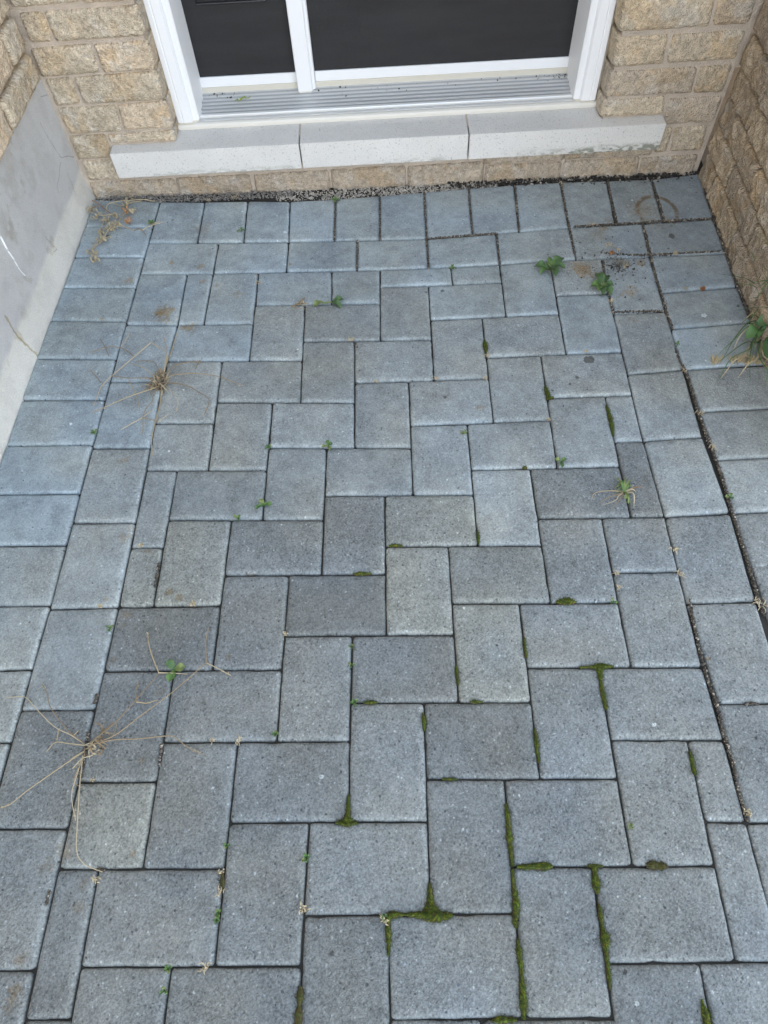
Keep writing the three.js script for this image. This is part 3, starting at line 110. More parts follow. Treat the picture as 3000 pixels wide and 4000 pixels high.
// a grass blade: a ribbon that narrows to its tip, folded along its middle
function bladeG(pts, w) {
  const cv = new THREE.CatmullRomCurve3(pts.map(p => new THREE.Vector3(...p)), false, 'centripetal'), n = (pts.length - 1) * 4, pos = [], idx = [], S = new THREE.Vector3();
  for (let i = 0; i <= n; i++) {
    const t = i / n, c = cv.getPoint(t), g = cv.getTangent(t), h = w * Math.pow(1 - t, 0.6) * 0.5 + 0.0002;
    S.set(-g.z, 0, g.x); if (S.lengthSq() < 1e-5) S.set(1, 0, 0); S.normalize().multiplyScalar(h);
    pos.push(c.x - S.x, c.y + h * 0.5, c.z - S.z, c.x, c.y, c.z, c.x + S.x, c.y + h * 0.5, c.z + S.z);
    if (i) { const a = (i - 1) * 3; for (const k of [0, 1]) idx.push(a + k, a + k + 1, a + k + 3, a + k + 1, a + k + 4, a + k + 3); }
  }
  return geom(pos, idx);
}
// a broad lobed leaf from base b to tip t (both [x, y, z])
function leafG(b, t, width, lobes, R, arch = 0.012) {
  const n = lobes * 6, pos = [], idx = [], dx = t[0] - b[0], dz = t[2] - b[2], L = Math.hypot(dx, dz), ux = dx / L, uz = dz / L, ph = R() * 6;
  for (let i = 0; i <= n; i++) {
    const s = i / n, y = lerp(b[1], t[1], s) + arch * Math.sin(s * 3.0), prof = Math.pow(Math.sin(Math.PI * Math.pow(s * 0.97 + 0.03, 1.25)), 0.8);
    const lobe = 0.8 + 0.2 * Math.abs(Math.cos(s * Math.PI * lobes)), hw = width * 0.5 * prof * lobe + 0.0006;
    const x = b[0] + dx * s, z = b[2] + dz * s, wob = Math.sin(s * 9 + ph) * 0.0025;
    for (const k of [-1, -0.5, 0, 0.5, 1]) pos.push(x - uz * hw * k, y + Math.abs(k) * hw * 0.35 + wob * k - (k ? 0 : 0.0008), z + ux * hw * k);
    if (i) { const a = (i - 1) * 5; for (let k = 0; k < 4; k++) idx.push(a + k, a + k + 1, a + k + 5, a + k + 1, a + k + 6, a + k + 5); }
  }
  return geom(pos, idx);
}

// ---------- textures ----------
const PX0 = -1.2, PX1 = 1.2, PZ0 = -2.45, PZ1 = 0.85;
const [fleckedF, paleF] = (() => { // two surfaces for the patio: darker and more flecked / paler and smoother, both with the same rust, drips and paint spots
  const W = 2048, H = 2048, mx = (PX1 - PX0) / W, mz = (PZ1 - PZ0) / H, R = mul32(11);
  const f = new Float32Array(W * H * 3), f2 = new Float32Array(W * H * 3), both = [f, f2];
  for (let j = 0; j < H; j++) for (let i = 0; i < W; i++) {
    const x = PX0 + (i + 0.5) * mx, z = PZ0 + (j + 0.5) * mz, k = (j * W + i) * 3;
    const lo = fbm(x * 9, z * 9, 2, 5) - 0.5, hu = noise2(x * 9 + 40, z * 9, 9) - 0.5, mid = fbm(x * 60, z * 60, 2, 21) - 0.5, fi = hash(i, j, 3) - 0.5, g2 = noise2(x * 420, z * 420, 33) - 0.5, g3 = noise2(x * 260, z * 260, 37) - 0.5, cl = fbm(x * 26 + 9, z * 34, 3, 13) - 0.5;
    const va = 0.4 * (1 + lo * 0.34 + cl * 0.24 + mid * 0.24 + fi * 0.34 + g2 * 0.62 + g3 * 0.34), vb = 0.48 * (1 + lo * 0.34 + cl * 0.36 + mid * 0.24 + fi * 0.26 + g2 * 0.38 + g3 * 0.16);
    const hr = 1 + hu * 0.1, hg = 1 + hu * 0.03, hb = 1 - hu * 0.08;
    f[k] = va * hr; f[k + 1] = va * hg; f[k + 2] = va * hb; f2[k] = vb * hr; f2[k + 1] = vb * hg; f2[k + 2] = vb * hb;
  }
  const blot = (x, z, r, fn) => { // irregular patch: fn(k, strength)
    const i0 = Math.max(0, Math.floor((x - r * 1.6 - PX0) / mx)), i1 = Math.min(W - 1, Math.ceil((x + r * 1.6 - PX0) / mx)), j0 = Math.max(0, Math.floor((z - r * 1.6 - PZ0) / mz)), j1 = Math.min(H - 1, Math.ceil((z + r * 1.6 - PZ0) / mz));
    for (let j = j0; j <= j1; j++) for (let i = i0; i <= i1; i++) { const dx = PX0 + (i + 0.5) * mx - x, dz = PZ0 + (j + 0.5) * mz - z; fn((j * W + i) * 3, Math.hypot(dx, dz) / r, dx, dz); }
  };
  for (let n = 0; n < 38000; n++) { // aggregate flecks
    const x = lerp(PX0, PX1, R()), z = lerp(PZ0, PZ1, R()), dark = R() < 0.6, r = 0.0010 + 0.0018 * R() * R(), s = dark ? 0.34 + R() * 0.3 : 1.35 + R() * 0.65, b = R() < 0.25;
    for (const q of n % 4 ? [f] : both) blot(x, z, r, (k, d) => { if (d < 1) { q[k] *= s * (b ? 0.94 : 1); q[k + 1] *= s; q[k + 2] *= s * (b ? 1.12 : 1); } });
  }
  for (const f of both) { // stains lie on both
  for (const [x, z, r, a] of D_rust) blot(x, z, r * 1.5, (k, d, dx, dz) => { // grainy brown blotches
    const n = fbm(dx * 130 + x * 50, dz * 110 + z * 50, 4, 55), s = 1.35 * a * smooth(0.1, 0.5, n * 1.5 - d * 0.62) * (0.6 + 0.8 * hash(k, 3, 8)); f[k] *= lerp(1, 0.92, clamp(s)); f[k + 1] *= lerp(1, 0.70, clamp(s)); f[k + 2] *= lerp(1, 0.48, clamp(s)); });
  { // the rust ring left by a pot
    const c = new THREE.Vector2(D_ring[0][0], D_ring[0][1]), r = Math.hypot(D_ring[1][0] - c.x, D_ring[1][1] - c.y);
    blot(c.x, c.y, r * 1.3, (k, d, dx, dz) => { const n = fbm(dx * 60 + 7, dz * 60, 3, 61), q = Math.abs(Math.hypot(dx, dz * 0.8) - r * 0.88) / 0.011, s = smooth(1, 0.25, q) * smooth(0.34, 0.6, n + (dz < 0.02 ? 0.12 : -0.1)); f[k] *= lerp(1, 0.66, s); f[k + 1] *= lerp(1, 0.46, s); f[k + 2] *= lerp(1, 0.32, s); });
  }
  for (const [x, z, r] of D_dark) blot(x, z, r, (k, d, dx, dz) => { const a = Math.atan2(dz, dx), e = 0.72 + 0.5 * (noise2(a * 1.6 + x * 90, z * 90, 71)); if (d < e) { f[k] *= 0.4; f[k + 1] *= 0.38; f[k + 2] *= 0.36; } });
  for (const [x, z, r] of D_white) blot(x, z, r, (k, d, dx, dz) => { const a = Math.atan2(dz, dx), e = 0.6 + 0.6 * noise2(a * 1.6 + x * 90, z * 90, 73); if (d < e && hash(k, 1, 1) > 0.12) { f[k] = 1; f[k + 1] = 1; f[k + 2] = 1; } });
  }
  return both;
})(), mixMap = t => texture(2048, 2048, (i, j, c) => { const k = (j * 2048 + i) * 3; for (let q = 0; q < 3; q++) c[q] = lerp(fleckedF[k + q], paleF[k + q], t); }, true, false);
const fleckedMap = mixMap(0), halfMap = mixMap(0.55), paleMap = mixMap(1); // flecked darker surface, a blend, smooth paler surface
const grainBump = texture(1024, 1024, (i, j, c) => { const x = i / 1024, y = j / 1024, v = 0.35 * noise2(x * 256, y * 256, 2, 256) + 0.25 * noise2(x * 512, y * 512, 4, 512) + 0.25 * fbm(x * 96, y * 96, 2, 6, 96) + 0.35 * fbm(x * 14, y * 14, 3, 8, 14); c[0] = c[1] = c[2] = v; }, false);
const paverBump = rep(grainBump, (PX1 - PX0) / 0.55, (PZ1 - PZ0) / 0.55);
const stoneMap = texture(1024, 1024, (i, j, c) => { // 0.7 m of split tan stone, uv in metres / 0.7
  const x = i / 1024, y = j / 1024, lo = fbm(x * 7, y * 7, 3, 101, 7) - 0.5, hu = fbm(x * 11, y * 11, 3, 107, 11), st = fbm(x * 40, y * 18, 3, 113, 0) - 0.5, mid = fbm(x * 70, y * 70, 3, 117, 70) - 0.5, g = noise2(x * 400, y * 400, 119) - 0.5, h = hash(i, j, 121);
  let v = 0.63 * (1 + lo * 0.36 + mid * 0.66 + g * 0.4 + (h - 0.5) * 0.2);
  const o = smooth(0.52, 0.7, hu), w = smooth(0.56, 0.72, fbm(x * 16, y * 16, 3, 131, 16));
  c[0] = v * (1 + 0.0 * o); c[1] = v * lerp(0.86, 0.81, o); c[2] = v * lerp(0.68, 0.58, o);
  for (let q = 0; q < 3; q++) c[q] = lerp(c[q], v * [1.12, 1.04, 0.92][q], w * 0.7);
  const s = noise2(x * 230, y * 230, 141); if (s > 0.86) for (let q = 0; q < 3; q++) c[q] = lerp(c[q], [0.92, 0.86, 0.74][q], (s - 0.86) * 5); if (s < 0.1) for (let q = 0; q < 3; q++) c[q] *= 0.72;
});
const stoneBump = texture(1024, 1024, (i, j, c) => { const x = i / 1024, y = j / 1024; c[0] = c[1] = c[2] = 0.5 * fbm(x * 60, y * 60, 4, 151, 60) + 0.3 * noise2(x * 220, y * 220, 153, 220) + 0.25 * fbm(x * 20, y * 20, 3, 157, 20); }, false);
const mortarMap = texture(512, 512, (i, j, c) => { const x = i / 512, y = j / 512, v = 1 + (fbm(x * 8, y * 8, 4, 161, 8) - 0.5) * 0.3 + (hash(i, j, 163) - 0.5) * 0.14; c[0] = 0.70 * v; c[1] = 0.60 * v; c[2] = 0.495 * v; });
const concreteMap = texture(1024, 1024, (i, j, c) => { const x = i / 1024, y = j / 1024, v = 1 + (fbm(x * 9, y * 9, 4, 171, 9) - 0.5) * 0.16 + (noise2(x * 300, y * 300, 173, 300) - 0.5) * 0.14 + (hash(i, j, 175) - 0.5) * 0.1; c[0] = c[1] = c[2] = 0.7 * v; });

// ---------- ground ----------
const bed = std({ color: rgb(0.036, 0.033, 0.028), roughness: 1 });
{ // the dark bedding the pavers lie on
  const g = new THREE.PlaneGeometry(2.7, 3.5, 90, 110); g.rotateX(-Math.PI / 2); const p = g.attributes.position;
  for (let i = 0; i < p.count; i++) p.setY(i, -0.0115 + 0.008 * (fbm(p.getX(i) * 40 + 5, p.getZ(i) * 40, 3, 201) - 0.5));
  g.translate(0, 0, -0.86); g.computeVertexNormals();
  add(new THREE.Mesh(g, bed), 'joint_sand', { kind: 'structure', label: 'dark sand bed in the joints between the pavers' });
}
{ // pale drive beyond, out to the horizon, sunlit past the house's shadow
  const s = new THREE.Shape(); s.absarc(0, 0, 220, 0, Math.PI * 2); 
  const hole = new THREE.Path([new THREE.Vector2(-1.12, -0.7), new THREE.Vector2(1.14, -0.7), new THREE.Vector2(1.14, 2.6), new THREE.Vector2(-1.12, 2.6)]); s.holes.push(hole);
  const g = new THREE.ShapeGeometry(s, 48); g.rotateX(-Math.PI / 2); g.translate(0, -0.01, 0);
  const p = g.attributes.position, u = g.attributes.uv; for (let i = 0; i < p.count; i++) u.setXY(i, p.getX(i), p.getZ(i));
  add(new THREE.Mesh(g, std({ color: rgb(0.62, 0.56, 0.47), map: concreteMap, roughness: 0.95 })), 'ground', { kind: 'structure', label: 'pale concrete ground around the entry' });
}
const paving = add(new THREE.Group(), 'patio_paving', { kind: 'structure', label: 'grey concrete pavers laid in a herringbone with a border course' });
const TONES = 14, paverMats = [];
for (let i = 0; i < TONES; i++) for (let w = 0; w < 4; w++) {
  const t = i / (TONES - 1), k = [lerp(0.34, 0.73, t), lerp(0.37, 0.78, t), lerp(0.54, 0.94, t), lerp(0.48, 0.86, t)][w], c = [[0.935, 1.0, 0.98], [0.955, 1.0, 0.925], [0.87, 1.0, 1.05], [0.92, 1.0, 0.99]][w];
  paverMats.push(std({ vertexColors: true, color: rgb(k * c[0], k * c[1], k * c[2]), map: [fleckedMap, fleckedMap, paleMap, halfMap][w], bumpMap: paverBump, bumpScale: w === 2 ? 0.0014 : 0.0024, roughness: 0.82 }));
}
function insetQuad(q, d) { // shift each side inwards
  const n = q.length, L = q.map((a, i) => { const b = q[(i + 1) % n], dx = b[0] - a[0], dz = b[1] - a[1], l = Math.hypot(dx, dz), nx = -dz / l, nz = dx / l; return [a[0] + nx * d[i], a[1] + nz * d[i], dx / l, dz / l]; });
  return L.map((b, i) => { const a = L[(i + n - 1) % n], cr = a[2] * b[3] - a[3] * b[2], t = ((b[0] - a[0]) * b[3] - (b[1] - a[1]) * b[2]) / cr; return [a[0] + a[2] * t, a[1] + a[3] * t]; });
}
function paverG(q, seed) {
  const R = mul32(seed * 7919 + 5), c = [0, 1].map(k => (q[0][k] + q[1][k] + q[2][k] + q[3][k]) / 4);
  q = insetQuad(q, [0, 0, 0, 0].map(() => 0.0008 + R() * 0.0008));
  const pts = [], rc = 0.006 + R() * 0.003, ph = R() * 100;
  q.forEach((b, i) => {
    const a = q[(i + 3) % 4], d = q[(i + 1) % 4], la = Math.hypot(a[0] - b[0], a[1] - b[1]), ld = Math.hypot(d[0] - b[0], d[1] - b[1]);
    const ia = [(a[0] - b[0]) / la, (a[1] - b[1]) / la], id = [(d[0] - b[0]) / ld, (d[1] - b[1]) / ld], r = rc * (0.7 + R() * 0.8);
    for (let k = 0; k <= 3; k++) { const t = k / 3, w0 = (1 - t) * (1 - t), w1 = t * t; pts.push([b[0] + ia[0] * r * w0 + id[0] * r * w1, b[1] + ia[1] * r * w0 + id[1] * r * w1]); }
    const n = Math.max(3, Math.round(ld / 0.017));
    for (let k = 1; k < n; k++) { const t = lerp(r / ld, 1 - rc / ld, k / n); pts.push([b[0] + id[0] * ld * t, b[1] + id[1] * ld * t]); }
  });
  const n = pts.length, nor = pts.map((_, i) => { const a = pts[(i + n - 1) % n], b = pts[(i + 1) % n], dx = b[0] - a[0], dz = b[1] - a[1], l = Math.hypot(dx, dz) || 1; return [-dz / l, dx / l]; });
  const jit = pts.map((_, i) => { const a = R(); return (noise2(i * 0.5 + ph, 3, 77) - 0.5) * 0.002 + (a > 0.92 ? 0.0022 * R() : 0); });
  const rings = [[0, -0.05], [0, -0.010], [0.0013, -0.0058], [0.0042, -0.0028], [0.0092, -0.0008], [0.017, 0]], pos = [], idx = [], uv = [];
  const inQ = (p, m) => { const bx = (e, f, v, k) => lerp(q[e][k], q[f][k], clamp((v - q[e][1 - k]) / (q[f][1 - k] - q[e][1 - k]))); const z0 = bx(0, 1, p[0], 1) + m, z1 = bx(3, 2, p[0], 1) - m, x0 = bx(0, 3, p[1], 0) + m, x1 = bx(1, 2, p[1], 0) - m; return [clamp(p[0], x0, x1), clamp(p[1], z0, z1)]; };
  rings.forEach(([ins, y], k) => pts.forEach((p, i) => { const d = ins + (k < 5 ? jit[i] * (1 - k * 0.15) : 0), r = k < 4 ? [p[0] + nor[i][0] * d, p[1] + nor[i][1] * d] : inQ(p, d); pos.push(r[0] - c[0], y, r[1] - c[1]); }));
  pos.push(0, 0, 0);
  for (let k = 0; k + 1 < rings.length; k++) for (let i = 0; i < n; i++) { const a = k * n + i, b = k * n + (i + 1) % n; idx.push(a, a + n, b, b, a + n, b + n); }
  const o = (rings.length - 1) * n; for (let i = 0; i < n; i++) idx.push(o + i, rings.length * n, o + (i + 1) % n);
  for (let i = 0; i < pos.length; i += 3) uv.push((pos[i] + c[0] - PX0) / (PX1 - PX0), (pos[i + 2] + c[1] - PZ0) / (PZ1 - PZ0));
  const col = []; // paler, ragged tone along the bevel rings
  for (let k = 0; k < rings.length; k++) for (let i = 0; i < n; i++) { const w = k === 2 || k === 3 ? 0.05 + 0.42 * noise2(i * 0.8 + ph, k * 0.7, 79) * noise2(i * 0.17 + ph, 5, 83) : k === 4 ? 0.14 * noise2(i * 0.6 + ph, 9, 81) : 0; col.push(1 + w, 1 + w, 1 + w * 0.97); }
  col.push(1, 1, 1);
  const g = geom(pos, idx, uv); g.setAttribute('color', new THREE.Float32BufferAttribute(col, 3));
  return [g, c];
}
const PALE = new Set('m1 m2 b1 b58 b60 b62 b63 b64 b65 b73 M2 M3 M4 N1 R2 R3 R4'.split(' '));
const HALF = new Set('b2 b3 b57 b61 b59 b66 b67 b68 b69 b70 b71 b72 b54 b56 b55 b53 b52 b44 b50 b49 b51 b75 b74 b4 b7 b47 M5 M6 M7 N2 N3 N4 R5 R6 R7 L10 L11 L12 L13'.split(' '));
const WARM = new Set('b2 b3 b4 b5 b6 b39 b54 b57 b47 b46 b37 b72 b71 b69 b74 b10 b49 b50 b36 b53'.split(' '));
PAVERS.forEach(([nm, q, tone], i) => {
  const R = mul32(i * 31 + 7), [g, c] = paverG(q, i), type = 'LAB'.includes(nm[0]) || PALE.has(nm) ? (HALF.has(nm) ? 3 : 2) : HALF.has(nm) ? 3 : WARM.has(nm) ? 1 : 0;
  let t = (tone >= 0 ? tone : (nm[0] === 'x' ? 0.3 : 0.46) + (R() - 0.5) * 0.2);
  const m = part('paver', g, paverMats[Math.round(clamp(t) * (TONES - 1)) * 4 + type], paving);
  m.position.set(c[0], (R() - 0.5) * 0.0016, c[1]); m.rotation.set((R() - 0.5) * 0.008, 0, (R() - 0.5) * 0.008);
});

// ---------- house: stone walls round the entry, cement skirt, sill, door and sidelight ----------
const house = add(new THREE.Group(), 'house', { label: 'tan split-stone house entry with black front door, white frame and cement sill', category: 'house' });
house.position.set(-1.08243, 0, -2.29751); house.rotation.order = 'YXZ'; house.rotation.set(0, 0.029426, 0.0135);
const stoneMats = [[0.66, 0.62, 0.57], [0.74, 0.69, 0.62], [0.58, 0.55, 0.52], [0.97, 0.95, 0.9], [0.86, 0.84, 0.82], [1.04, 0.98, 0.9], [0.78, 0.76, 0.74], [0.92, 0.88, 0.8]].map(c => std({ color: rgb(...c.map(v => v * 0.98)), map: rep(stoneMap, 1 / 0.7, 1 / 0.7), bumpMap: rep(stoneBump, 1 / 0.5, 1 / 0.5), bumpScale: 0.012, roughness: 0.95 }));
const mortar = std({ color: rgb(0.84, 0.84, 0.84), map: rep(mortarMap, 2.5, 2.5), bumpMap: rep(grainBump, 2, 2), bumpScale: 0.006, roughness: 0.98 });
// place(s, v, d): along the wall, up, out of the wall
const FRONT = (s, v, d) => [s, v, d], LEFT = (s, v, d) => [-0.0375 * s + d, v, s], RIGHT = (s, v, d) => [2.192 - 0.055 * s - d, v, s];
function brickG(q0, place, flip, seed, { rough = 0.009, bulge = 0.010, depth = 0.10, ridge = 0 } = {}) {
  const gr = 0.0046, q = q0.map(([s, v], i) => [s + (i === 1 || i === 2 ? gr : -gr), v + (i < 2 ? gr : -gr)]);
  const L = Math.hypot(q[1][0] - q[0][0], q[1][1] - q[0][1]), Hh = Math.hypot(q[3][0] - q[0][0], q[3][1] - q[0][1]);
  const nu = Math.max(8, Math.round(L / 0.0085)), nv = Math.max(5, Math.round(Hh / 0.0085)), pos = [], idx = [], uv = [], R = mul32(seed * 977 + 3), ox = R() * 9, oy = R() * 9;
  const at = (a, b) => { const s0 = lerp(q[0][0], q[1][0], a), v0 = lerp(q[0][1], q[1][1], a), s1 = lerp(q[3][0], q[2][0], a), v1 = lerp(q[3][1], q[2][1], a); return [lerp(s0, s1, b), lerp(v0, v1, b)]; };
  for (let j = 0; j <= nv; j++) for (let i = 0; i <= nu; i++) {
    const a = i / nu, b = j / nv, [s, v] = at(a, b), es = Math.min(a, 1 - a) * L, ev = Math.min(b, 1 - b) * Hh, e = Math.min(es, ev);
    const round = smooth(0, 0.008, e + (fbm(s * 50 + ox, v * 50 + oy, 2, 301) - 0.5) * 0.006 * smooth(0, 0.004, e));
    const n = fbm(s * 22 + ox, v * 26 + oy, 4, 303) - 0.5, fine = noise2(s * 110 + ox, v * 110 + oy, 305) - 0.5, rg = ridge * (Math.abs(fbm(s * 34 + v * 16 + ox, v * 7 + oy, 3, 309) - 0.5) * 2 - 0.3);
    const d = -0.010 + bulge * round + (n * 2 * rough + fine * 0.0045 + rg) * smooth(0, 0.018, e);
    const corner = Math.max(0, 0.010 - es - ev) * 0.3, cs = (a < 0.5 ? 1 : -1) * corner, cv = (b < 0.5 ? -1 : 1) * corner; // worn corners
    const wob = (1 - smooth(0, 0.012, e)) * 0.0035, ws = (noise2(v * 60 + ox, s * 60, 311) - 0.5) * wob, wv = (noise2(s * 50 + ox, v * 60, 313) - 0.5) * wob;
    pos.push(...place(s + cs + ws, v + cv + wv, d)); uv.push(s + ox, v + oy);
  }
  const w = nu + 1, quad = (a, b, c, d) => flip ? idx.push(a, b, c, a, c, d) : idx.push(a, c, b, a, d, c);
  for (let j = 0; j < nv; j++) for (let i = 0; i < nu; i++) quad(j * w + i, j * w + i + 1, (j + 1) * w + i + 1, (j + 1) * w + i);
  const rim = []; for (let i = 0; i < nu; i++) rim.push(i); for (let j = 0; j < nv; j++) rim.push(j * w + nu); for (let i = nu; i > 0; i--) rim.push(nv * w + i); for (let j = nv; j > 0; j--) rim.push(j * w);
  const base = pos.length / 3, ctr = at(0.5, 0.5);
  rim.forEach(k => { const a = (k % w) / nu, b = Math.floor(k / w) / nv, [s, v] = at(a, b); pos.push(...place(s, v, -depth)); uv.push(uv[k * 2] + (a < 0.01 || a > 0.99 ? depth : 0), uv[k * 2 + 1] + depth); });
  for (let k = 0; k < rim.length; k++) { const k2 = (k + 1) % rim.length; quad(base + k, base + k2, rim[k2], rim[k]); }
  return geom(pos, idx, uv);
}
const rect = (s0, s1, v0, v1) => [[s0, v1], [s1, v1], [s1, v0], [s0, v0]];
// front wall
const frontBlocks = [boxG(-0.06, 0.349, -0.25, 6, -0.34, -0.007), boxG(1.799, 2.188, -0.25, 0.32, -0.34, -0.007), boxG(1.799, 2.26, 0.32, 6, -0.34, -0.007), boxG(0.349, 1.799, -0.25, 0.178, -0.34, -0.0075), boxG(0.349, 1.799, 2.32, 6, -0.34, -0.0075)];
const frontWall = part('front_wall', mergeGeometries(frontBlocks), mortar, house);
const FB = [
  [[0.007, 0.69], [0.208, 0.69], [0.196, 0.607], [0.0, 0.601]], [[0.214, 0.69], [0.36, 0.69], [0.357, 0.604], [0.206, 0.602]],
  [[0.012, 0.582], [0.077, 0.584], [0.073, 0.508], [0.008, 0.51]], [[0.085, 0.583], [0.357, 0.586], [0.351, 0.508], [0.085, 0.508]],
  [[-0.001, 0.488], [0.181, 0.492], [0.177, 0.415], [-0.003, 0.411]], [[0.193, 0.489], [0.355, 0.493], [0.351, 0.412], [0.195, 0.414]],
  [[0.005, 0.4], [0.084, 0.401], [0.080, 0.326], [0.005, 0.32]], [[0.096, 0.4], [0.355, 0.406], [0.352, 0.322], [0.095, 0.321]],
  [[0.005, 0.309], [0.189, 0.31], [0.183, 0.229], [0.005, 0.229]], [[0.2, 0.31], [0.357, 0.315], [0.353, 0.231], [0.197, 0.232]],
  [[0.003, 0.219], [0.122, 0.218], [0.116, 0.14], [0.002, 0.139]], [[0.131, 0.215], [0.355, 0.219], [0.349, 0.186], [0.135, 0.19]],
  [[0.008, 0.13], [0.118, 0.129], [0.122, 0.06], [0.008, 0.062]],
  [[0.004, 0.05], [0.303, 0.045], [0.295, -0.05], [0.0, -0.05]], [[0.312, 0.047], [0.573, 0.046], [0.57, -0.06], [0.306, -0.06]],
  [[0.592, 0.044], [0.854, 0.047], [0.856, -0.06], [0.588, -0.06]], [[0.868, 0.048], [1.129, 0.046], [1.131, -0.06], [0.866, -0.06]],
  [[1.141, 0.045], [1.408, 0.047], [1.411, -0.06], [1.14, -0.06]], [[1.418, 0.031], [1.686, 0.031], [1.689, -0.06], [1.419, -0.06]],
  [[1.698, 0.031], [1.962, 0.033], [1.968, -0.07], [1.7, -0.07]], [[1.974, 0.027], [2.168, 0.03], [2.172, -0.07], [1.979, -0.07]],
  [[1.409, 0.086], [1.686, 0.086], [1.689, 0.039], [1.41, 0.039]], [[1.694, 0.086], [1.795, 0.086], [1.798, 0.04], [1.696, 0.04]], [[1.803, 0.086], [1.998, 0.082], [2.0, 0.041], [1.806, 0.04]],
  [[1.787, 0.628], [1.95, 0.628], [1.955, 0.546], [1.79, 0.546]], [[1.965, 0.628], [2.15, 0.628], [2.15, 0.546], [1.968, 0.546]],
  [[1.783, 0.524], [2.049, 0.526], [2.057, 0.446], [1.792, 0.445]], [[2.063, 0.526], [2.172, 0.526], [2.176, 0.448], [2.07, 0.447]],
  [[1.789, 0.425], [1.94, 0.427], [1.95, 0.346], [1.795, 0.344]], [[1.958, 0.425], [2.176, 0.427], [2.176, 0.348], [1.964, 0.347]],
  [[1.792, 0.327], [2.063, 0.326], [2.07, 0.249], [1.794, 0.252]], [[2.076, 0.328], [2.174, 0.327], [2.174, 0.247], [2.081, 0.249]],
  [[1.788, 0.237], [1.989, 0.24], [1.999, 0.185], [1.791, 0.186]], [[2.005, 0.231], [2.18, 0.231], [2.178, 0.148], [2.014, 0.15]],
  [[2.006, 0.133], [2.045, 0.133], [2.05, 0.05], [2.008, 0.05]], [[2.057, 0.131], [2.165, 0.133], [2.172, 0.05], [2.066, 0.05]],
];
FB.forEach((q, i) => part('brick', brickG(q, FRONT, false, i + 1, q[0][1] < 0.09 ? { rough: 0.006, bulge: 0.012 } : q[0][0] > 1.5 ? { rough: 0.005, bulge: 0.011 } : { rough: 0.009, bulge: 0.013 }), stoneMats[q[0][1] < 0.09 ? [6, 4][i % 2] : q[0][0] > 1.5 ? [4, 7, 3][i % 3] : [3, 5, 7, 3][i % 4]], frontWall));
for (let k = 0; k < 4; k++) for (const [a, b] of k % 2 ? [[0.0, 0.16], [0.175, 0.355], [1.788, 1.93], [1.945, 2.16]] : [[0.0, 0.24], [0.255, 0.355], [1.788, 2.05], [2.065, 2.16]]) part('brick', brickG(rect(a, b, 0.70 + k * 0.096, 0.782 + k * 0.096), FRONT, false, 60 + k * 5 + Math.round(a * 10)), stoneMats[3 + (k + Math.round(a * 7)) % 5], frontWall);
// left wall: cement skirt below, stone above
function wallBox(place, s0, s1, v0, v1, d0, d1) { const c = [[s0, v0, d0], [s1, v0, d0], [s1, v1, d0], [s0, v1, d0], [s0, v0, d1], [s1, v0, d1], [s1, v1, d1], [s0, v1, d1]].map(a => place(...a)), f = [[0, 1, 2, 3], [4, 5, 6, 7], [0, 1, 5, 4], [2, 3, 7, 6], [0, 3, 7, 4], [1, 2, 6, 5]], pos = [], idx = [], uv = []; f.forEach((q, k) => { q.forEach(i => { pos.push(...c[i]); const [s, v] = [i % 4 === 1 || i % 4 === 2 ? s1 : s0, i % 4 > 1 ? v1 : v0]; uv.push(s, v); }); idx.push(k * 4, k * 4 + 1, k * 4 + 2, k * 4, k * 4 + 2, k * 4 + 3); }); return geom(pos, idx, uv); }
const leftWall = part('side_wall', wallBox(LEFT, -0.34, 3.4, -0.25, 6, -0.27, -0.022), mortar, house);  // unseen forward stretch added to block light from the right wall
const LWB = [[0.025, 0.3, 0.416, 0.489], [0.316, 0.585, 0.416, 0.489], [0.6, 0.87, 0.416, 0.489], [0.885, 1.16, 0.416, 0.489], [1.175, 1.45, 0.416, 0.489], [1.465, 1.74, 0.416, 0.489], [0.025, 0.132, 0.508, 0.588], [0.148, 0.42, 0.508, 0.588], [0.435, 0.7, 0.508, 0.588], [0.715, 0.99, 0.508, 0.588], [1.0, 1.28, 0.508, 0.588], [1.295, 1.57, 0.508, 0.588], [0.025, 0.29, 0.605, 0.685], [0.305, 0.58, 0.605, 0.685], [0.595, 0.87, 0.605, 0.685], [0.885, 1.16, 0.605, 0.685]];
LWB.forEach(([a, b, v0, v1], i) => part('brick', brickG(rect(a, b, v0, v1), LEFT, true, 200 + i, { rough: 0.008, bulge: 0.016 }), stoneMats[[3, 5, 7][i % 3]], leftWall));
const rightWall = part('side_wall', wallBox(RIGHT, -0.0, 1.29, -0.25, 2.7, -0.27, -0.012), mortar, house);
const RWC = [[0.536, 0.618, [0.12, 0.4, 0.68, 0.96]], [0.438, 0.52, [0.25, 0.53, 0.81, 1.02]], [0.339, 0.417, [0.122, 0.4, 0.675, 0.95]], [0.249, 0.325, [0.232, 0.51, 0.785, 1.02]], [0.155, 0.234, [0.122, 0.405, 0.685, 0.96]], [0.06, 0.14, [0.236, 0.531, 0.805, 1.02]], [-0.08, 0.043, [0.137, 0.428, 0.722, 1.0]]];
RWC.forEach(([v0, v1, js], k) => { const e = [0.006, ...js, 1.295]; for (let i = 0; i + 1 < e.length; i++) part('brick', brickG(rect(e[i] + (i ? 0.007 : 0.008), e[i + 1] - 0.007, v0 + 0.0005 * i, v1 + 0.006), RIGHT, false, 300 + k * 9 + i, { rough: 0.015, bulge: 0.013, ridge: 0.014 }), stoneMats[[0, 1, 2][(k * 2 + i) % 3]], rightWall); });
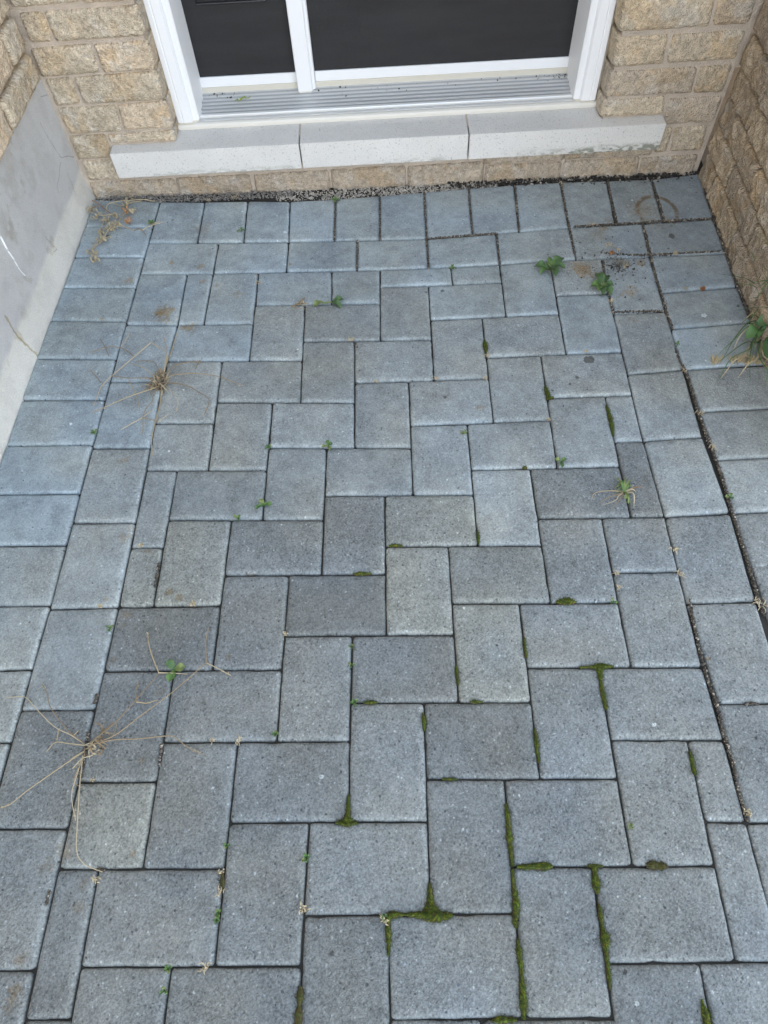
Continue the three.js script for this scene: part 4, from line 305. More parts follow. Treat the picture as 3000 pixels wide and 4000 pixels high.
// cement skirt on the left wall with its sloping toe
{
  const prof = [[0.003, -0.08], [0.003, -0.012], [0.0, 0.004], [-0.006, 0.035], [-0.0125, 0.068], [-0.0155, 0.088], [-0.016, 0.13], [-0.0165, 0.19], [-0.016, 0.25], [-0.017, 0.31], [-0.017, 0.37], [-0.019, 0.405], [-0.026, 0.416]];
  const nS = 150, pos = [], idx = [], uv = [], S0 = -0.02, S1 = 1.75;
  for (let i = 0; i <= nS; i++) { const s = lerp(S0, S1, i / nS); prof.forEach(([d, v], k) => { const n = (fbm(s * 5 + 2, v * 5, 3, 401) - 0.5) * 0.007 + (fbm(s * 28, v * 28, 2, 403) - 0.5) * 0.0022, fade = k < 3 ? 0.35 : 1, grow = 0.006 * smooth(0.16, 0.0, s) * smooth(0.02, 0.3, v); pos.push(...LEFT(s, v + (k === 5 ? 0.006 * (noise2(s * 8, 1, 405) - 0.5) : 0), d + n * fade + grow)); uv.push(s / 1.75, (v + 0.08) / 0.5); }); }
  const w = prof.length; for (let i = 0; i < nS; i++) for (let k = 0; k + 1 < w; k++) { const a = i * w + k; idx.push(a, a + 1, a + w, a + 1, a + w + 1, a + w); }
  const segd = (px, py, L) => { let m = 9, t0 = 0; for (let i = 0; i + 1 < L.length; i++) { const ax = L[i][0], ay = L[i][1], bx = L[i + 1][0] - ax, by = L[i + 1][1] - ay, t = clamp(((px - ax) * bx + (py - ay) * by) / (bx * bx + by * by)), d = Math.hypot(px - ax - bx * t, py - ay - by * t); if (d < m) { m = d; t0 = (i + t) / (L.length - 1); } } return [m, t0]; };
  const map = texture(2048, 640, (i, j, c) => {
    const s = i / 2048 * 1.75, v = j / 640 * 0.5 - 0.08;
    const lo = fbm(s * 6, v * 6, 4, 411) - 0.5, bl = fbm(s * 20 + 3, v * 20, 4, 413), g = hash(i, j, 415) - 0.5, m = noise2(s * 500, v * 500, 417) - 0.5;
    const toe = smooth(0.105 + 0.03 * (fbm(s * 14, v * 14, 3, 419) - 0.5), 0.082, v); // paler render on the toe, ragged upper line
    let a = [0.61, 0.61, 0.605], b = [0.76, 0.745, 0.69];
    for (let q = 0; q < 3; q++) c[q] = lerp(a[q], b[q], toe) * (1 + lo * 0.22 + g * 0.08 + m * 0.12 - 0.07 * smooth(0.5, 0.72, bl));
    for (const [x, y, r, al] of D_pstain) { const d = Math.hypot(s - x, (v - y)) / r; if (d < 1.6) { const k = 0.7 * al * smooth(0.25, 0.6, fbm(s * 60, v * 40, 4, 421) * 1.5 - d * 0.5); c[0] *= 1 - 0.34 * k; c[1] *= 1 - 0.4 * k; c[2] *= 1 - 0.52 * k; } }
    if (s < 0.4) for (const L of D_cracks) { const [d] = segd(s + (noise2(s * 160, v * 160, 423) - 0.5) * 0.006, v, L); if (d < 0.0018) { const k = smooth(0.0018, 0.0005, d) * 0.42; for (let q = 0; q < 3; q++) c[q] *= 1 - k; } }
    if (s > 0.7 && s < 0.86) { const [d] = segd(s + (noise2(s * 160, v * 160, 425) - 0.5) * 0.006, v, D_bline); const k = smooth(0.006, 0.001, d) * 0.55; c[0] *= 1 - k * 0.6; c[1] *= 1 - k * 0.7; c[2] *= 1 - k; }
  }, true, false);
  const sk = part('cement_skirt', geom(pos, idx, uv), std({ color: rgb(0.98, 0.98, 0.98), map, bumpMap: rep(grainBump, 5, 1.5), bumpScale: 0.004, roughness: 0.95 }), house, 'smooth grey cement skirt with hairline cracks and pale sloping toe');
  const wl = []; D_wline.forEach(([s, v], i) => v < 0.4 && wl.push(LEFT(s + 0.002 * Math.sin(i * 5), v, -0.0155))); 
  part('crack_filler', tubeG(wl, 0.0042, 0.0012, 5, 6), std({ color: rgb(0.85, 0.86, 0.86), roughness: 0.7 }), sk);
}
// sill of three cement slabs
const sillMap = texture(2048, 512, (i, j, c) => {
  const u = i / 2048 * 2.1, v = j / 512 * 0.52, pit = noise2(u * 330, v * 330, 431), g = hash(i, j, 433) - 0.5;
  let k = 0.71 * (1 + (fbm(u * 12, v * 12, 3, 435) - 0.5) * 0.12 + g * 0.08) * (pit > 0.85 ? 0.72 : 1);
  c[0] = k; c[1] = k * 0.98; c[2] = k * 0.935;
  const y = v > 0.095 ? 9 : v, mold = smooth(0.035, 0.004, y) * smooth(1.35, 1.95, u) * 1.0 + smooth(0.024, 0.004, y) * 0.3 * smooth(0.5, 0.62, fbm(u * 5, 1, 2, 437)); // mould along the lower edge, ragged
  const q = clamp(mold * (0.15 + 1.5 * smooth(0.3, 0.7, fbm(u * 60, v * 160, 4, 439)))); c[0] *= 1 - 0.62 * q; c[1] *= 1 - 0.6 * q; c[2] *= 1 - 0.66 * q;
});
const sillMat = std({ color: rgb(1, 1, 1), map: sillMap, bumpMap: rep(grainBump, 4, 1), bumpScale: 0.002, roughness: 0.92 });
[[0.131, 0.7705], [0.7745, 1.342], [1.346, 2.001]].forEach(([a, b], i) => {
  const g = boxG(a, b, 0.091, 0.1795, -0.30, 0.047 + [0, -0.001, 0.001][i], 0.0035), p = g.attributes.position, u = g.attributes.uv, n = g.attributes.normal;
  for (let k = 0; k < p.count; k++) { const top = n.getY(k) > 0.7; u.setXY(k, p.getX(k) / 2.1, top ? (0.10 + p.getZ(k) + 0.3) / 0.52 : (p.getY(k) - 0.091) / 0.52); }
  part('sill_slab', g, sillMat, house);
});
// door frame
const white = std({ color: rgb(0.84, 0.85, 0.86), roughness: 0.45 }), cream = std({ color: rgb(0.66, 0.63, 0.54), roughness: 0.7, bumpMap: rep(grainBump, 2, 2), bumpScale: 0.002 });
function planG(pts, v0, v1) { const s = new THREE.Shape(pts.map(([u, w]) => new THREE.Vector2(u, -w))), g = new THREE.ExtrudeGeometry(s, { depth: v1 - v0, bevelEnabled: false }); g.rotateX(-Math.PI / 2); g.translate(0, v0, 0); return g; }
const frame = part('door_frame', boxG(0.356, 1.782, 2.2, 2.319, -0.25, -0.075), white, house);
const jambProfile = [[0.3565, -0.26], [0.3565, -0.076], [0.360, -0.070], [0.374, -0.068], [0.377, -0.0705], [0.381, -0.068], [0.405, -0.0695], [0.409, -0.074], [0.411, -0.080], [0.426, -0.082], [0.431, -0.086]];
for (let k = 0; k < 4; k++) { const w = -0.092 - k * 0.033; jambProfile.push([0.4300, w], [0.4355, w - 0.0325]); }
jambProfile.push([0.4325, -0.226], [0.4325, -0.26]);
part('jamb', planG(jambProfile, 0.207, 2.2), white, frame);
part('jamb', planG(jambProfile.map(([u, w]) => [2.138 - u, w]).reverse(), 0.207, 2.2), white, frame);
part('jamb_foot', planG([[0.36, -0.25], [0.36, -0.078], [0.405, -0.078], [0.428, -0.09], [0.431, -0.25]], 0.196, 0.207), cream, frame);
part('jamb_foot', planG([[0.36, -0.25], [0.36, -0.078], [0.405, -0.078], [0.428, -0.09], [0.431, -0.25]].map(([u, w]) => [2.138 - u, w]).reverse(), 0.196, 0.207), cream, frame);
part('mullion', planG([[0.769, -0.26], [0.769, -0.189], [0.772, -0.186], [0.818, -0.186], [0.820, -0.188], [0.820, -0.197], [0.828, -0.198], [0.831, -0.201], [0.831, -0.26]], 0.228, 2.2), white, frame);
part('mullion_foot', planG([[0.773, -0.25], [0.773, -0.189], [0.815, -0.189], [0.826, -0.205], [0.826, -0.25]], 0.215, 0.228), std({ color: rgb(0.74, 0.73, 0.68), roughness: 0.8 }), frame);
for (const b of [[0.3485, 0.3575, 0.18, 2.3, -0.2, -0.079], [1.7805, 1.7885, 0.18, 2.3, -0.2, -0.084]]) part('caulk', boxG(...b), std({ color: rgb(0.5, 0.44, 0.36) }), frame);
// door leaves
const doorMap = texture(1024, 512, (i, j, c) => { const x = i / 1024, y = j / 512, s = fbm(x * 6, y * 22, 4, 601, 0), v = 0.5 * (1 + (s - 0.5) * 0.7 + (hash(i, j, 603) - 0.5) * 0.3), sp = noise2(x * 260, y * 130, 605); c[0] = c[1] = c[2] = v; if (sp > 0.992) c[0] = c[1] = c[2] = 1; });
const doorRough = texture(512, 512, (i, j, c) => { c[0] = c[1] = c[2] = 0.42 + 0.3 * fbm(i / 512 * 5, j / 512 * 12, 4, 607, 0); }, false);
const black = std({ color: rgb(0.028, 0.028, 0.031), map: rep(doorMap, 0.8, 1.6), roughness: 1, roughnessMap: rep(doorRough, 1, 1), bumpMap: rep(grainBump, 3, 3), bumpScale: 0.0006 });
function bead(u0, u1, v0, v1, w) { const b = 0.007; return mergeGeometries([boxG(u0, u1, v0, v0 + b, w, w + 0.011, 0.0032), boxG(u0, u1, v1 - b, v1, w, w + 0.011, 0.0032), boxG(u0, u0 + b, v0 + b, v1 - b, w, w + 0.011, 0.0032), boxG(u1 - b, u1, v0 + b, v1 - b, w, w + 0.011, 0.0032)]); }
const leaves = [['sidelight', 0.4325, 0.770, 0.479, 0.706, 0.492], ['entry_door', 0.8305, 1.7055, 0.962, 1.574, 0.484]];
for (const [nm, a, b, pa, pb, pv] of leaves) {
  const leaf = part(nm, boxG(a, b, 0.2745, 2.2, -0.262, -0.222, 0.002), black, house);
  part('panel_moulding', mergeGeometries([bead(pa, pb, pv, 1.0, -0.223), bead(pa + 0.022, pb - 0.022, pv + 0.022, 0.978, -0.223)]), std({ color: rgb(0.02, 0.02, 0.022), roughness: 0.22 }), leaf);
  part('bottom_sweep', boxG(a + 0.001, b - 0.001, 0.243, 0.2755, -0.26, -0.2165, 0.002), white, leaf);
}
part('indoor_partition', boxG(0.2, 1.95, 0.0, 2.5, -0.40, -0.3455), mortar, house);
// ribbed metal threshold
const alu = std({ color: rgb(0.42, 0.435, 0.45), metalness: 0.35, roughness: 0.4, bumpMap: rep(grainBump, 4, 1), bumpScale: 0.0005 }), aluBright = std({ color: rgb(0.82, 0.82, 0.8), metalness: 0.35, roughness: 0.38 }), nose = std({ color: rgb(0.72, 0.70, 0.64), roughness: 0.6 });
function profG(pts, u0, u1) { const s = new THREE.Shape(pts.map(([w, v]) => new THREE.Vector2(w, v))), g = new THREE.ExtrudeGeometry(s, { depth: u1 - u0, bevelEnabled: false }); g.rotateY(Math.PI / 2); const p = g.attributes.position; const m = new THREE.Matrix4().makeScale(1, 1, -1); g.applyMatrix4(m); g.translate(u0, 0, 0); if (g.index) { const ix = g.index.array; for (let i = 0; i < ix.length; i += 3) { const t = ix[i]; ix[i] = ix[i + 1]; ix[i + 1] = t; } } g.computeVertexNormals(); return g; }
const deck = w => 0.2075 + (-w - 0.105) * 0.17;
const threshold = part('threshold', profG([[-0.30, 0.181], [-0.085, 0.181], [-0.085, 0.1985], [-0.104, 0.2005], [-0.1045, 0.2075], [-0.24, deck(-0.24)], [-0.30, deck(-0.24)]], 0.352, 1.785), alu, house);
part('nosing', profG([[-0.086, 0.1805], [-0.072, 0.1805], [-0.0705, 0.190], [-0.073, 0.1965], [-0.079, 0.1992], [-0.086, 0.1993]], 0.3535, 1.786), nose, threshold);
part('lip', profG([[-0.112, 0.2060], [-0.1005, 0.2008], [-0.1005, 0.2065], [-0.103, 0.2094], [-0.108, 0.2100], [-0.112, 0.2097]], 0.40, 1.735), aluBright, threshold);
for (let k = 0; k < 6; k++) for (const o of [0, 0.0045]) { const w = -0.122 - k * 0.0175 - o; part('rib', profG([[w - 0.0006, deck(w) - 0.001], [w + 0.0006, deck(w) - 0.001], [w + 0.0005, deck(w) + 0.0006], [w - 0.0005, deck(w) + 0.0006]], 0.434, 1.704), aluBright, threshold); }
for (const w of [-0.0885, -0.093, -0.0975]) part('rib', profG([[w - 0.0007, 0.198], [w + 0.0007, 0.198], [w + 0.0006, 0.2008], [w - 0.0006, 0.2013]], 0.38, 1.758), aluBright, threshold);
part('door_stop', boxG(0.4335, 1.7045, 0.22, 0.2435, -0.26, -0.2135, 0.002), cream, threshold);
// unseen outer walls and roof, added to keep the sun off the entry
for (const w of [[-6, -0.42, -0.25, 6, 2.95, 3.39], [2.27, 5, -0.25, 6, -0.34, -0.01]]) part('unseen_outer_wall', boxG(...w), mortar, house);
part('unseen_roof', mergeGeometries([boxG(-6.3, 5.3, 6.01, 6.2, -7, 0.3), boxG(-6.3, -0.02, 6.01, 6.2, 0.3, 3.6)]), std({ color: rgb(0.12, 0.11, 0.1) }), house);

// ---------- gravel and soil ----------
function pebbleG(seed) { const g = new THREE.IcosahedronGeometry(1, 1), p = g.attributes.position; for (let i = 0; i < p.count; i++) { const x = p.getX(i), y = p.getY(i), z = p.getZ(i), k = 0.75 + 0.5 * noise3(x * 1.3 + seed, y * 1.3, z * 1.3, 501); p.setXYZ(i, x * k, y * k * 0.75, z * k); } g.computeVertexNormals(); return g; }
function scatter(name, label, list, geo, mat) { const m = new THREE.InstancedMesh(geo, mat, list.length), o = new THREE.Object3D(); list.forEach(([x, y, z, s, c], i) => { const R = mul32(i * 13 + 1); o.position.set(x, y, z); o.rotation.set(R() * 6, R() * 6, R() * 6); o.scale.set(s, s * (0.7 + R() * 0.5), s * (0.7 + R() * 0.6)); o.updateMatrix(); m.setMatrixAt(i, o.matrix); m.setColorAt(i, c); }); return add(m, name, { kind: 'stuff', label, category: 'debris' }); }
{
  const R = mul32(601), G = [], S = [];
  const wallZ = x => -2.2975 - (x + 1.0824) * 0.02944;
  for (let i = 0; i < 1700; i++) { // pale gravel along the foot of the door wall
    const x = -0.42 + 0.8 * Math.pow(R(), 0.9), back = wallZ(x), front = x < -0.1 ? -2.262 : lerp(-2.265, -2.30, clamp((x + 0.1) / 0.45)), z = lerp(back + 0.002, front + 0.004, R()), h = 0.004, s = 0.0018 + 0.0034 * R() * R() + (R() > 0.97 ? 0.003 : 0), k = 0.3 + R() * 0.32;
    G.push([x, -0.013 + h * R(), z, s, rgb(k, k * 0.92, k * 0.8)]);
  }
  for (let i = 0; i < 1500; i++) { const x = lerp(-1.06, -0.36, R()), z = wallZ(x) + R() * 0.042, k = 0.14 + R() * 0.24; S.push([x, -0.012 + R() * 0.011 - (x > -0.8 ? 0.004 : 0), z, 0.0015 + R() * 0.0028, rgb(k, k * 0.92, k * 0.82)]); }
  for (let i = 0; i < 900; i++) { const x = lerp(0.2, 1.12, R()), back = wallZ(x), z = back + Math.pow(R(), 1.5) * lerp(0.03, 0.055, clamp((x - 0.2) / 0.6)), k = R() < 0.12 ? 0.4 : 0.025 + R() * 0.05; S.push([x, -0.010 + R() * 0.009, z, 0.0018 + R() * 0.0035, rgb(k, k * 0.9, k * 0.78)]); }
  for (const L of D_soil) for (let i = 0; i + 1 < L.length; i++) {
    const [x0, z0, w0] = L[i], [x1, z1, w1] = L[i + 1], len = Math.hypot(x1 - x0, z1 - z0), n = Math.round(len * 3600);
    for (let k = 0; k < n; k++) { const t = R(), w = lerp(w0, w1, t), x = lerp(x0, x1, t) + (R() - 0.5) * w * 0.9, z = lerp(z0, z1, t) + (R() - 0.5) * w * 0.9, c = R() < 0.08 ? 0.4 : 0.04 + R() * R() * 0.22; S.push([x, -0.008 + R() * 0.0095, z, 0.0010 + R() * R() * 0.0028, rgb(c, c * 0.88, c * 0.72)]); }
  }
  for (let i = 0; i < 520; i++) { // loose crumbs trodden over the pavers near the right wall
    const a = R() * 6.28, q = R() * R() * 0.22, x = 0.73 + Math.cos(a) * q * 1.3, z = -1.86 + Math.sin(a) * q, c = 0.03 + R() * 0.1; S.push([x, 0.001, z, 0.0008 + R() * R() * 0.0026, rgb(c, c * 0.85, c * 0.7)]);
  }
  const pm = std({ color: 0xffffff, roughness: 0.95 });
  scatter('gravel', 'loose pale gravel along the foot of the door wall', G, pebbleG(3), pm);
  scatter('soil_crumbs', 'dark soil crumbs and grit in the wide joints near the right wall', S, pebbleG(9), pm);
}

{ // leaf scrap and grit on the threshold, placed in the house's own frame
  house.updateMatrixWorld(true); const at = (u, v, w) => new THREE.Vector3(u, v, w).applyMatrix4(house.matrixWorld), R = mul32(651), L = [];
  const o = at(0.565, deck(-0.165) + 0.001, -0.165), m = add(new THREE.Mesh(mergeGeometries([leafG([0, 0.001, 0], [0.022, 0.004, -0.012], 0.012, 2, R, 0.004), leafG([0, 0.001, 0], [-0.016, 0.003, 0.004], 0.009, 2, R, 0.003), tubeG([[0.02, 0.003, -0.01], [0.034, 0.004, -0.014], [0.036, 0.006, -0.022]], 0.001, 0.0008)]), std({ color: rgb(0.26, 0.34, 0.06) })), 'leaf_scrap', { label: 'curled yellow-green leaf scrap on the metal threshold', category: 'leaf' }); m.position.copy(o);
  for (let i = 0; i < 70; i++) { const e = R(), u = e < 0.5 ? 1.70 - R() * R() * 0.16 : e < 0.62 ? 0.45 + R() * 0.1 : lerp(0.44, 1.69, R()), w = -0.207 + R() * R() * (e < 0.5 ? 0.03 : 0.06), c = 0.02 + R() * 0.08, p = at(u, deck(w) + 0.0012, w); L.push([p.x, p.y, p.z, 0.0009 + R() * R() * 0.003, rgb(c, c * 0.9, c * 0.6)]); }
  scatter('threshold_grit', 'dark grit gathered on the metal threshold below the door', L, pebbleG(5), std({ color: 0xffffff, roughness: 0.95 }));
}
// ---------- moss ----------
const mossMat = std({ color: 0xffffff, vertexColors: true, roughness: 1 });
const MOSSL = { 'T-shaped cushion': 'T-shaped bright green moss cushion in the right-hand joints', tri1: 'small pointed moss cushion at a T-joint left of centre front', tri2: 'largest moss cushion, spreading triangle at a front T-joint', L1: 'angled moss strip beside dry leaves at the front centre', long1: 'long moss strip down a joint right of the front centre', hor1: 'short fat level moss strip joining the long front strip', long2: 'bulging moss strip just below the level strip', long3: 'long thin moss strip running to the front edge', v1: 'yellow-green moss plug below a T-joint, right front', v2: 'long wavy moss strip in the right front joint', brown: 'browning moss lump on the level joint, right front', br2: 'moss strip at the front right corner', bl: 'dull dark moss strip at the front edge, left of centre', bb: 'low moss patch at the very front edge', blob22: 'lens-shaped moss cushion above the T-shaped one', s15: 'dark moss plug under dry straw on the left', s11: 'moss plug beside the paver with oil drips', s12: 'slim moss strip along the cut paver near the right border', s13: 'small moss plug with straw in the upper right field' };
D_moss.forEach(([nm, segs], mi) => {
  const R = mul32(700 + mi), pos = [], idx = [], col = [], dull = ['bl', 's15', 'brown'].includes(nm);
  const c0 = dull ? [0.075, 0.075, 0.018] : [0.038, 0.058, 0.004], c1 = dull ? [0.08, 0.065, 0.022] : [0.12, 0.145, 0.008], c2 = [0.02, 0.035, 0.006];
  const put = (x, y, z, k, edge = 0) => { const t = R(), q = R() < edge ? [0.06, 0.045, 0.025] : t < k ? c1 : R() < 0.3 ? c2 : c0; pos.push(x, y, z); col.push(...q.map(v => v * (0.75 + R() * 0.5))); return pos.length / 3 - 1; };
  for (const L of segs) {
    const cv = new THREE.CatmullRomCurve3(L.map(([x, z, w]) => new THREE.Vector3(x, w, z)), false, 'centripetal'), len = cv.getLength(), n = Math.max(6, Math.round(len / 0.0025)), m = 8;
    let prev = null;
    for (let i = 0; i <= n; i++) {
      const c = cv.getPoint(i / n), t = cv.getTangent(i / n), l = Math.hypot(t.x, t.z) || 1, sx = -t.z / l, sz = t.x / l, w = Math.max(0.0036, c.y * (0.82 + 0.5 * noise2(i * 0.35 + mi * 9, 2, 711))), row = [];
      for (let k = 0; k <= m; k++) { const a = k / m * 2 - 1, h = -0.009 + (0.0095 + Math.min(0.008, w * 0.28)) * Math.sqrt(Math.max(0, 1 - a * a)) + (R() - 0.5) * 0.0012; row.push(put(c.x + sx * a * w * 0.5, h, c.z + sz * a * w * 0.5, 0.3, Math.abs(a) > 0.7 ? 0.7 : 0.08)); }
      if (prev) for (let k = 0; k < m; k++) idx.push(prev[k], row[k], prev[k + 1], prev[k + 1], row[k], row[k + 1]);
      prev = row;
      const tufts = Math.max(2, Math.round(w / 0.0016));
      for (let k = 0; k < tufts; k++) { const a = R() * 2 - 1, x = c.x + sx * a * w * 0.62 + (R() - 0.5) * 0.004, z = c.z + sz * a * w * 0.54 + (R() - 0.5) * 0.002, h = -0.009 + (0.0095 + Math.min(0.008, w * 0.28)) * Math.sqrt(Math.max(0, 1 - a * a)), hh = 0.0016 + R() * 0.0022, lx = (R() - 0.5) * 0.003 + sx * a * 0.0016, lz = (R() - 0.5) * 0.003 + sz * a * 0.0016, r = 0.0006; const b0 = put(x - r, h, z, 0.2), b1 = put(x + r, h, z + r, 0.2), b2 = put(x, h, z - r, 0.2), b3 = put(x + lx, h + hh, z + lz, 0.8); idx.push(b0, b1, b3, b1, b2, b3, b2, b0, b3); }
    }
  }
  const g = geom(pos, idx); g.setAttribute('color', new THREE.Float32BufferAttribute(col, 3));
  add(new THREE.Mesh(g, mossMat), 'moss_patch', { label: MOSSL[nm] ?? 'short thin moss strip in a joint', category: 'moss', group: MOSSL[nm] ? 'moss in the joints' : 'thin moss strips' });
});

// ---------- plants ----------
const straw = [[0.42, 0.335, 0.20], [0.30, 0.23, 0.14], [0.48, 0.40, 0.27], [0.25, 0.185, 0.115]].map(c => std({ color: rgb(...c), roughness: 0.85 }));
const greens = [[0.085, 0.16, 0.06], [0.10, 0.19, 0.05], [0.055, 0.11, 0.04], [0.17, 0.22, 0.07]].map(c => std({ color: rgb(...c), roughness: 0.65 }));
const paleStraw = std({ color: rgb(0.46, 0.385, 0.25), roughness: 0.9 }), driedBrown = std({ color: rgb(0.32, 0.15, 0.06), roughness: 0.9 });
function group(name, label, category, x, z, grp) { const o = add(new THREE.Group(), name, { label, category }); o.position.set(x, 0, z); if (grp) o.userData.group = grp; return o; }
const rel = (pts, o, h) => pts.map(([x, z], i) => [x - o[0], typeof h === 'function' ? h(i / Math.max(1, pts.length - 1), i) : h, z - o[1]]);
// the two dried grass clumps with stems lying over the pavers
function dryClump(name, label, L, o, seed, main, nb, lb) {
  const R = mul32(seed), t = group(name, label, 'weed', o[0], o[1]);
  L.forEach((pts, i) => { const ph = R() * 6, m = straw[(i + (R() * 2 | 0)) % 4]; const far = Math.hypot(pts[0][0] - o[0], pts[0][1] - o[1]) > 0.06; part('stem', tubeG(rel(pts, o, (a) => far ? 0.006 + 0.006 * Math.sin(a * 3 + ph) ** 2 : 0.004 + 0.016 * Math.sin(Math.min(1, a * 1.1) * 2.6 + 0.2) + 0.002 * Math.sin(a * 9 + ph)), i < 9 ? main * 1.15 : main * 0.9, main * 0.65, 5, 5), m, t); });
  L.forEach((pts, i) => { if (i % 2) return; const e = pts[pts.length - 1], b = pts[pts.length - 2], G = []; for (let k = 0; k < 6; k++) { const q = k / 6, x = lerp(b[0], e[0], 0.4 + q * 0.6) - o[0], z = lerp(b[1], e[1], 0.4 + q * 0.6) - o[1], a = R() * 6.28; G.push(bladeG([[x, 0.006, z], [x + Math.cos(a) * 0.004, 0.009, z + Math.sin(a) * 0.004]], 0.0022)); } part('seed_head', mergeGeometries(G), paleStraw, t); });
  const G = [[], [], []];
  for (let k = 0; k < nb; k++) { const a = R() * 6.28, l = 0.008 + R() * lb, x = (R() - 0.5) * 0.02, z = (R() - 0.5) * 0.05, c = R() * 2 - 1; G[k % 3].push(bladeG([[x, -0.006, z], [x + Math.cos(a) * l * 0.5, 0.006 + R() * 0.014, z + Math.sin(a) * l * 0.5], [x + Math.cos(a + c) * l, 0.004 + R() * 0.008, z + Math.sin(a + c) * l]], 0.003 + R() * 0.003)); }
  part('dry_leaves', mergeGeometries(G[0]), straw[2], t); part('dry_leaves', mergeGeometries(G[1]), straw[1], t); part('dry_leaves', mergeGeometries(G[2]), straw[3], t);
  return t;
}
dryClump('dry_weed', 'dried straw-coloured grass clump, left front, long stems over the pavers', D_A, [-0.655, -0.357], 801, 0.0013, 18, 0.022);
dryClump('dry_weed', 'dried grey-brown grass clump with wiry stems, upper left field', D_B, [-0.695, -1.392], 802, 0.0014, 60, 0.05);
{ // withered vine in the left corner
  const o = D_V[0][8], R = mul32(803), t = group('dry_vine', 'withered pale vine sprawling over pavers in the left corner by the wall', 'weed', o[0], o[1]);
  D_V.forEach((pts, i) => part('stem', tubeG(rel(pts, o, a => 0.006 + 0.012 * Math.abs(Math.sin(a * 5 + i))), 0.0017, 0.0011, 5, 5), [straw[2], straw[2], straw[2], straw[0], straw[0], straw[0], straw[2], straw[2], driedBrown, driedBrown, straw[2], straw[0], straw[3]][i], t));
  D_vleaf.forEach(([x, z], i) => { const G = []; for (let k = 0; k < 9; k++) { const a = R() * 6.28, l = 0.008 + R() * 0.014, bx = x - o[0] + (R() - 0.5) * 0.02, bz = z - o[1] + (R() - 0.5) * 0.02, c = R() * 2 - 1; G.push(bladeG([[bx, 0.004 + R() * 0.01, bz], [bx + Math.cos(a) * l * 0.6, 0.012 + R() * 0.012, bz + Math.sin(a) * l * 0.6], [bx + Math.cos(a + c) * l, 0.006 + R() * 0.01, bz + Math.sin(a + c) * l]], 0.006)); } part('dry_leaves', mergeGeometries(G), i < 2 ? std({ color: rgb(0.45, 0.24, 0.11), roughness: 0.9 }) : paleStraw, t); });
}
// lobed green rosettes
function rosette(label, P, seed, width, lobes) {
  const R = mul32(seed), o = P[0], t = group('leafy_weed', label, 'weed', o[0], o[1], 'green rosette weeds');
  for (let i = 1; i < P.length; i++) part('leaf', leafG([(R() - 0.5) * 0.008, 0.004, (R() - 0.5) * 0.008], [P[i][0] - o[0], 0.006 + R() * 0.01, P[i][1] - o[1]], width * (0.8 + R() * 0.5), lobes, R, 0.014), greens[[0, 0, 1, 2][i % 4]], t);
  const G = []; for (let k = 0; k < 10; k++) { const a = R() * 6.28, l = 0.012 + R() * 0.012; G.push(leafG([0, 0.006, 0], [Math.cos(a) * l, 0.016, Math.sin(a) * l], 0.010, 2, R, 0.004)); }
  part('young_leaves', mergeGeometries(G), greens[3], t); part('root', tubeG([[0, 0.008, 0], [0, -0.03, 0]], 0.003, 0.002), driedBrown, t);
}
rosette('green rosette weed with lobed leaves, left of the pair, upper right', D_C, 811, 0.025, 4);
rosette('green rosette weed with lobed leaves, right of the pair, by soil', D_D, 812, 0.026, 4);
{ const R = mul32(813), o = D_E[0], t = group('leafy_weed', 'flat weed of two toothed leaves in a joint, upper centre', 'weed', o[0], o[1]); for (const [a, b, m] of [[0, 1, 3], [2, 3, 0], [2, 4, 0]]) part('leaf', leafG([D_E[a][0] - o[0], 0.003, D_E[a][1] - o[1]], [D_E[b][0] - o[0], 0.005, D_E[b][1] - o[1]], 0.022, 4, R, 0.008), greens[m], t); part('stem', tubeG([[0, 0.002, 0], [0.02, 0.004, -0.002], [D_E[2][0] - o[0], 0.003, D_E[2][1] - o[1]]], 0.0025, 0.002), greens[3], t); part('dry_leaves', mergeGeometries([0, 1, 2, 3, 4].map(k => bladeG([[-0.075 + k * 0.004, 0.002, -0.002], [-0.06 - k * 0.01, 0.008, 0.01 * (k - 2)], [-0.07 + (k - 2) * 0.016, 0.004, 0.018 * Math.abs(k - 2) - 0.006]], 0.005))), straw[1], t); }
{ // low grass tuft between pavers near the right border
  const R = mul32(814), o = D_F[0][0], t = group('grass_tuft', 'small half-dry grass tuft in the joint near the right border', 'grass', o[0], o[1]);
  D_F.forEach((pts, i) => part('blade', bladeG(rel(pts, o, a => 0.003 + 0.014 * Math.sin(a * 2.4 + 0.3)), [0.007, 0.006, 0.003, 0.003, 0.0035, 0.003, 0.008, 0.005, 0.008, 0.008, 0.006, 0.004, 0.007][i]), [greens[3], greens[3], straw[0], straw[1], straw[2], driedBrown, greens[3], straw[2], greens[1], greens[3], straw[2], straw[3], greens[1]][i], t));
  const G = []; for (let k = 0; k < 14; k++) { const a = R() * 6.28, l = 0.012 + R() * 0.02, z = (R() - 0.5) * 0.06; G.push(bladeG([[0, 0, z], [Math.cos(a) * l * 0.5, 0.012, z + Math.sin(a) * l * 0.5], [Math.cos(a) * l, 0.006, z + Math.sin(a) * l]], 0.005)); } part('leaves', mergeGeometries(G), greens[3], t);
}
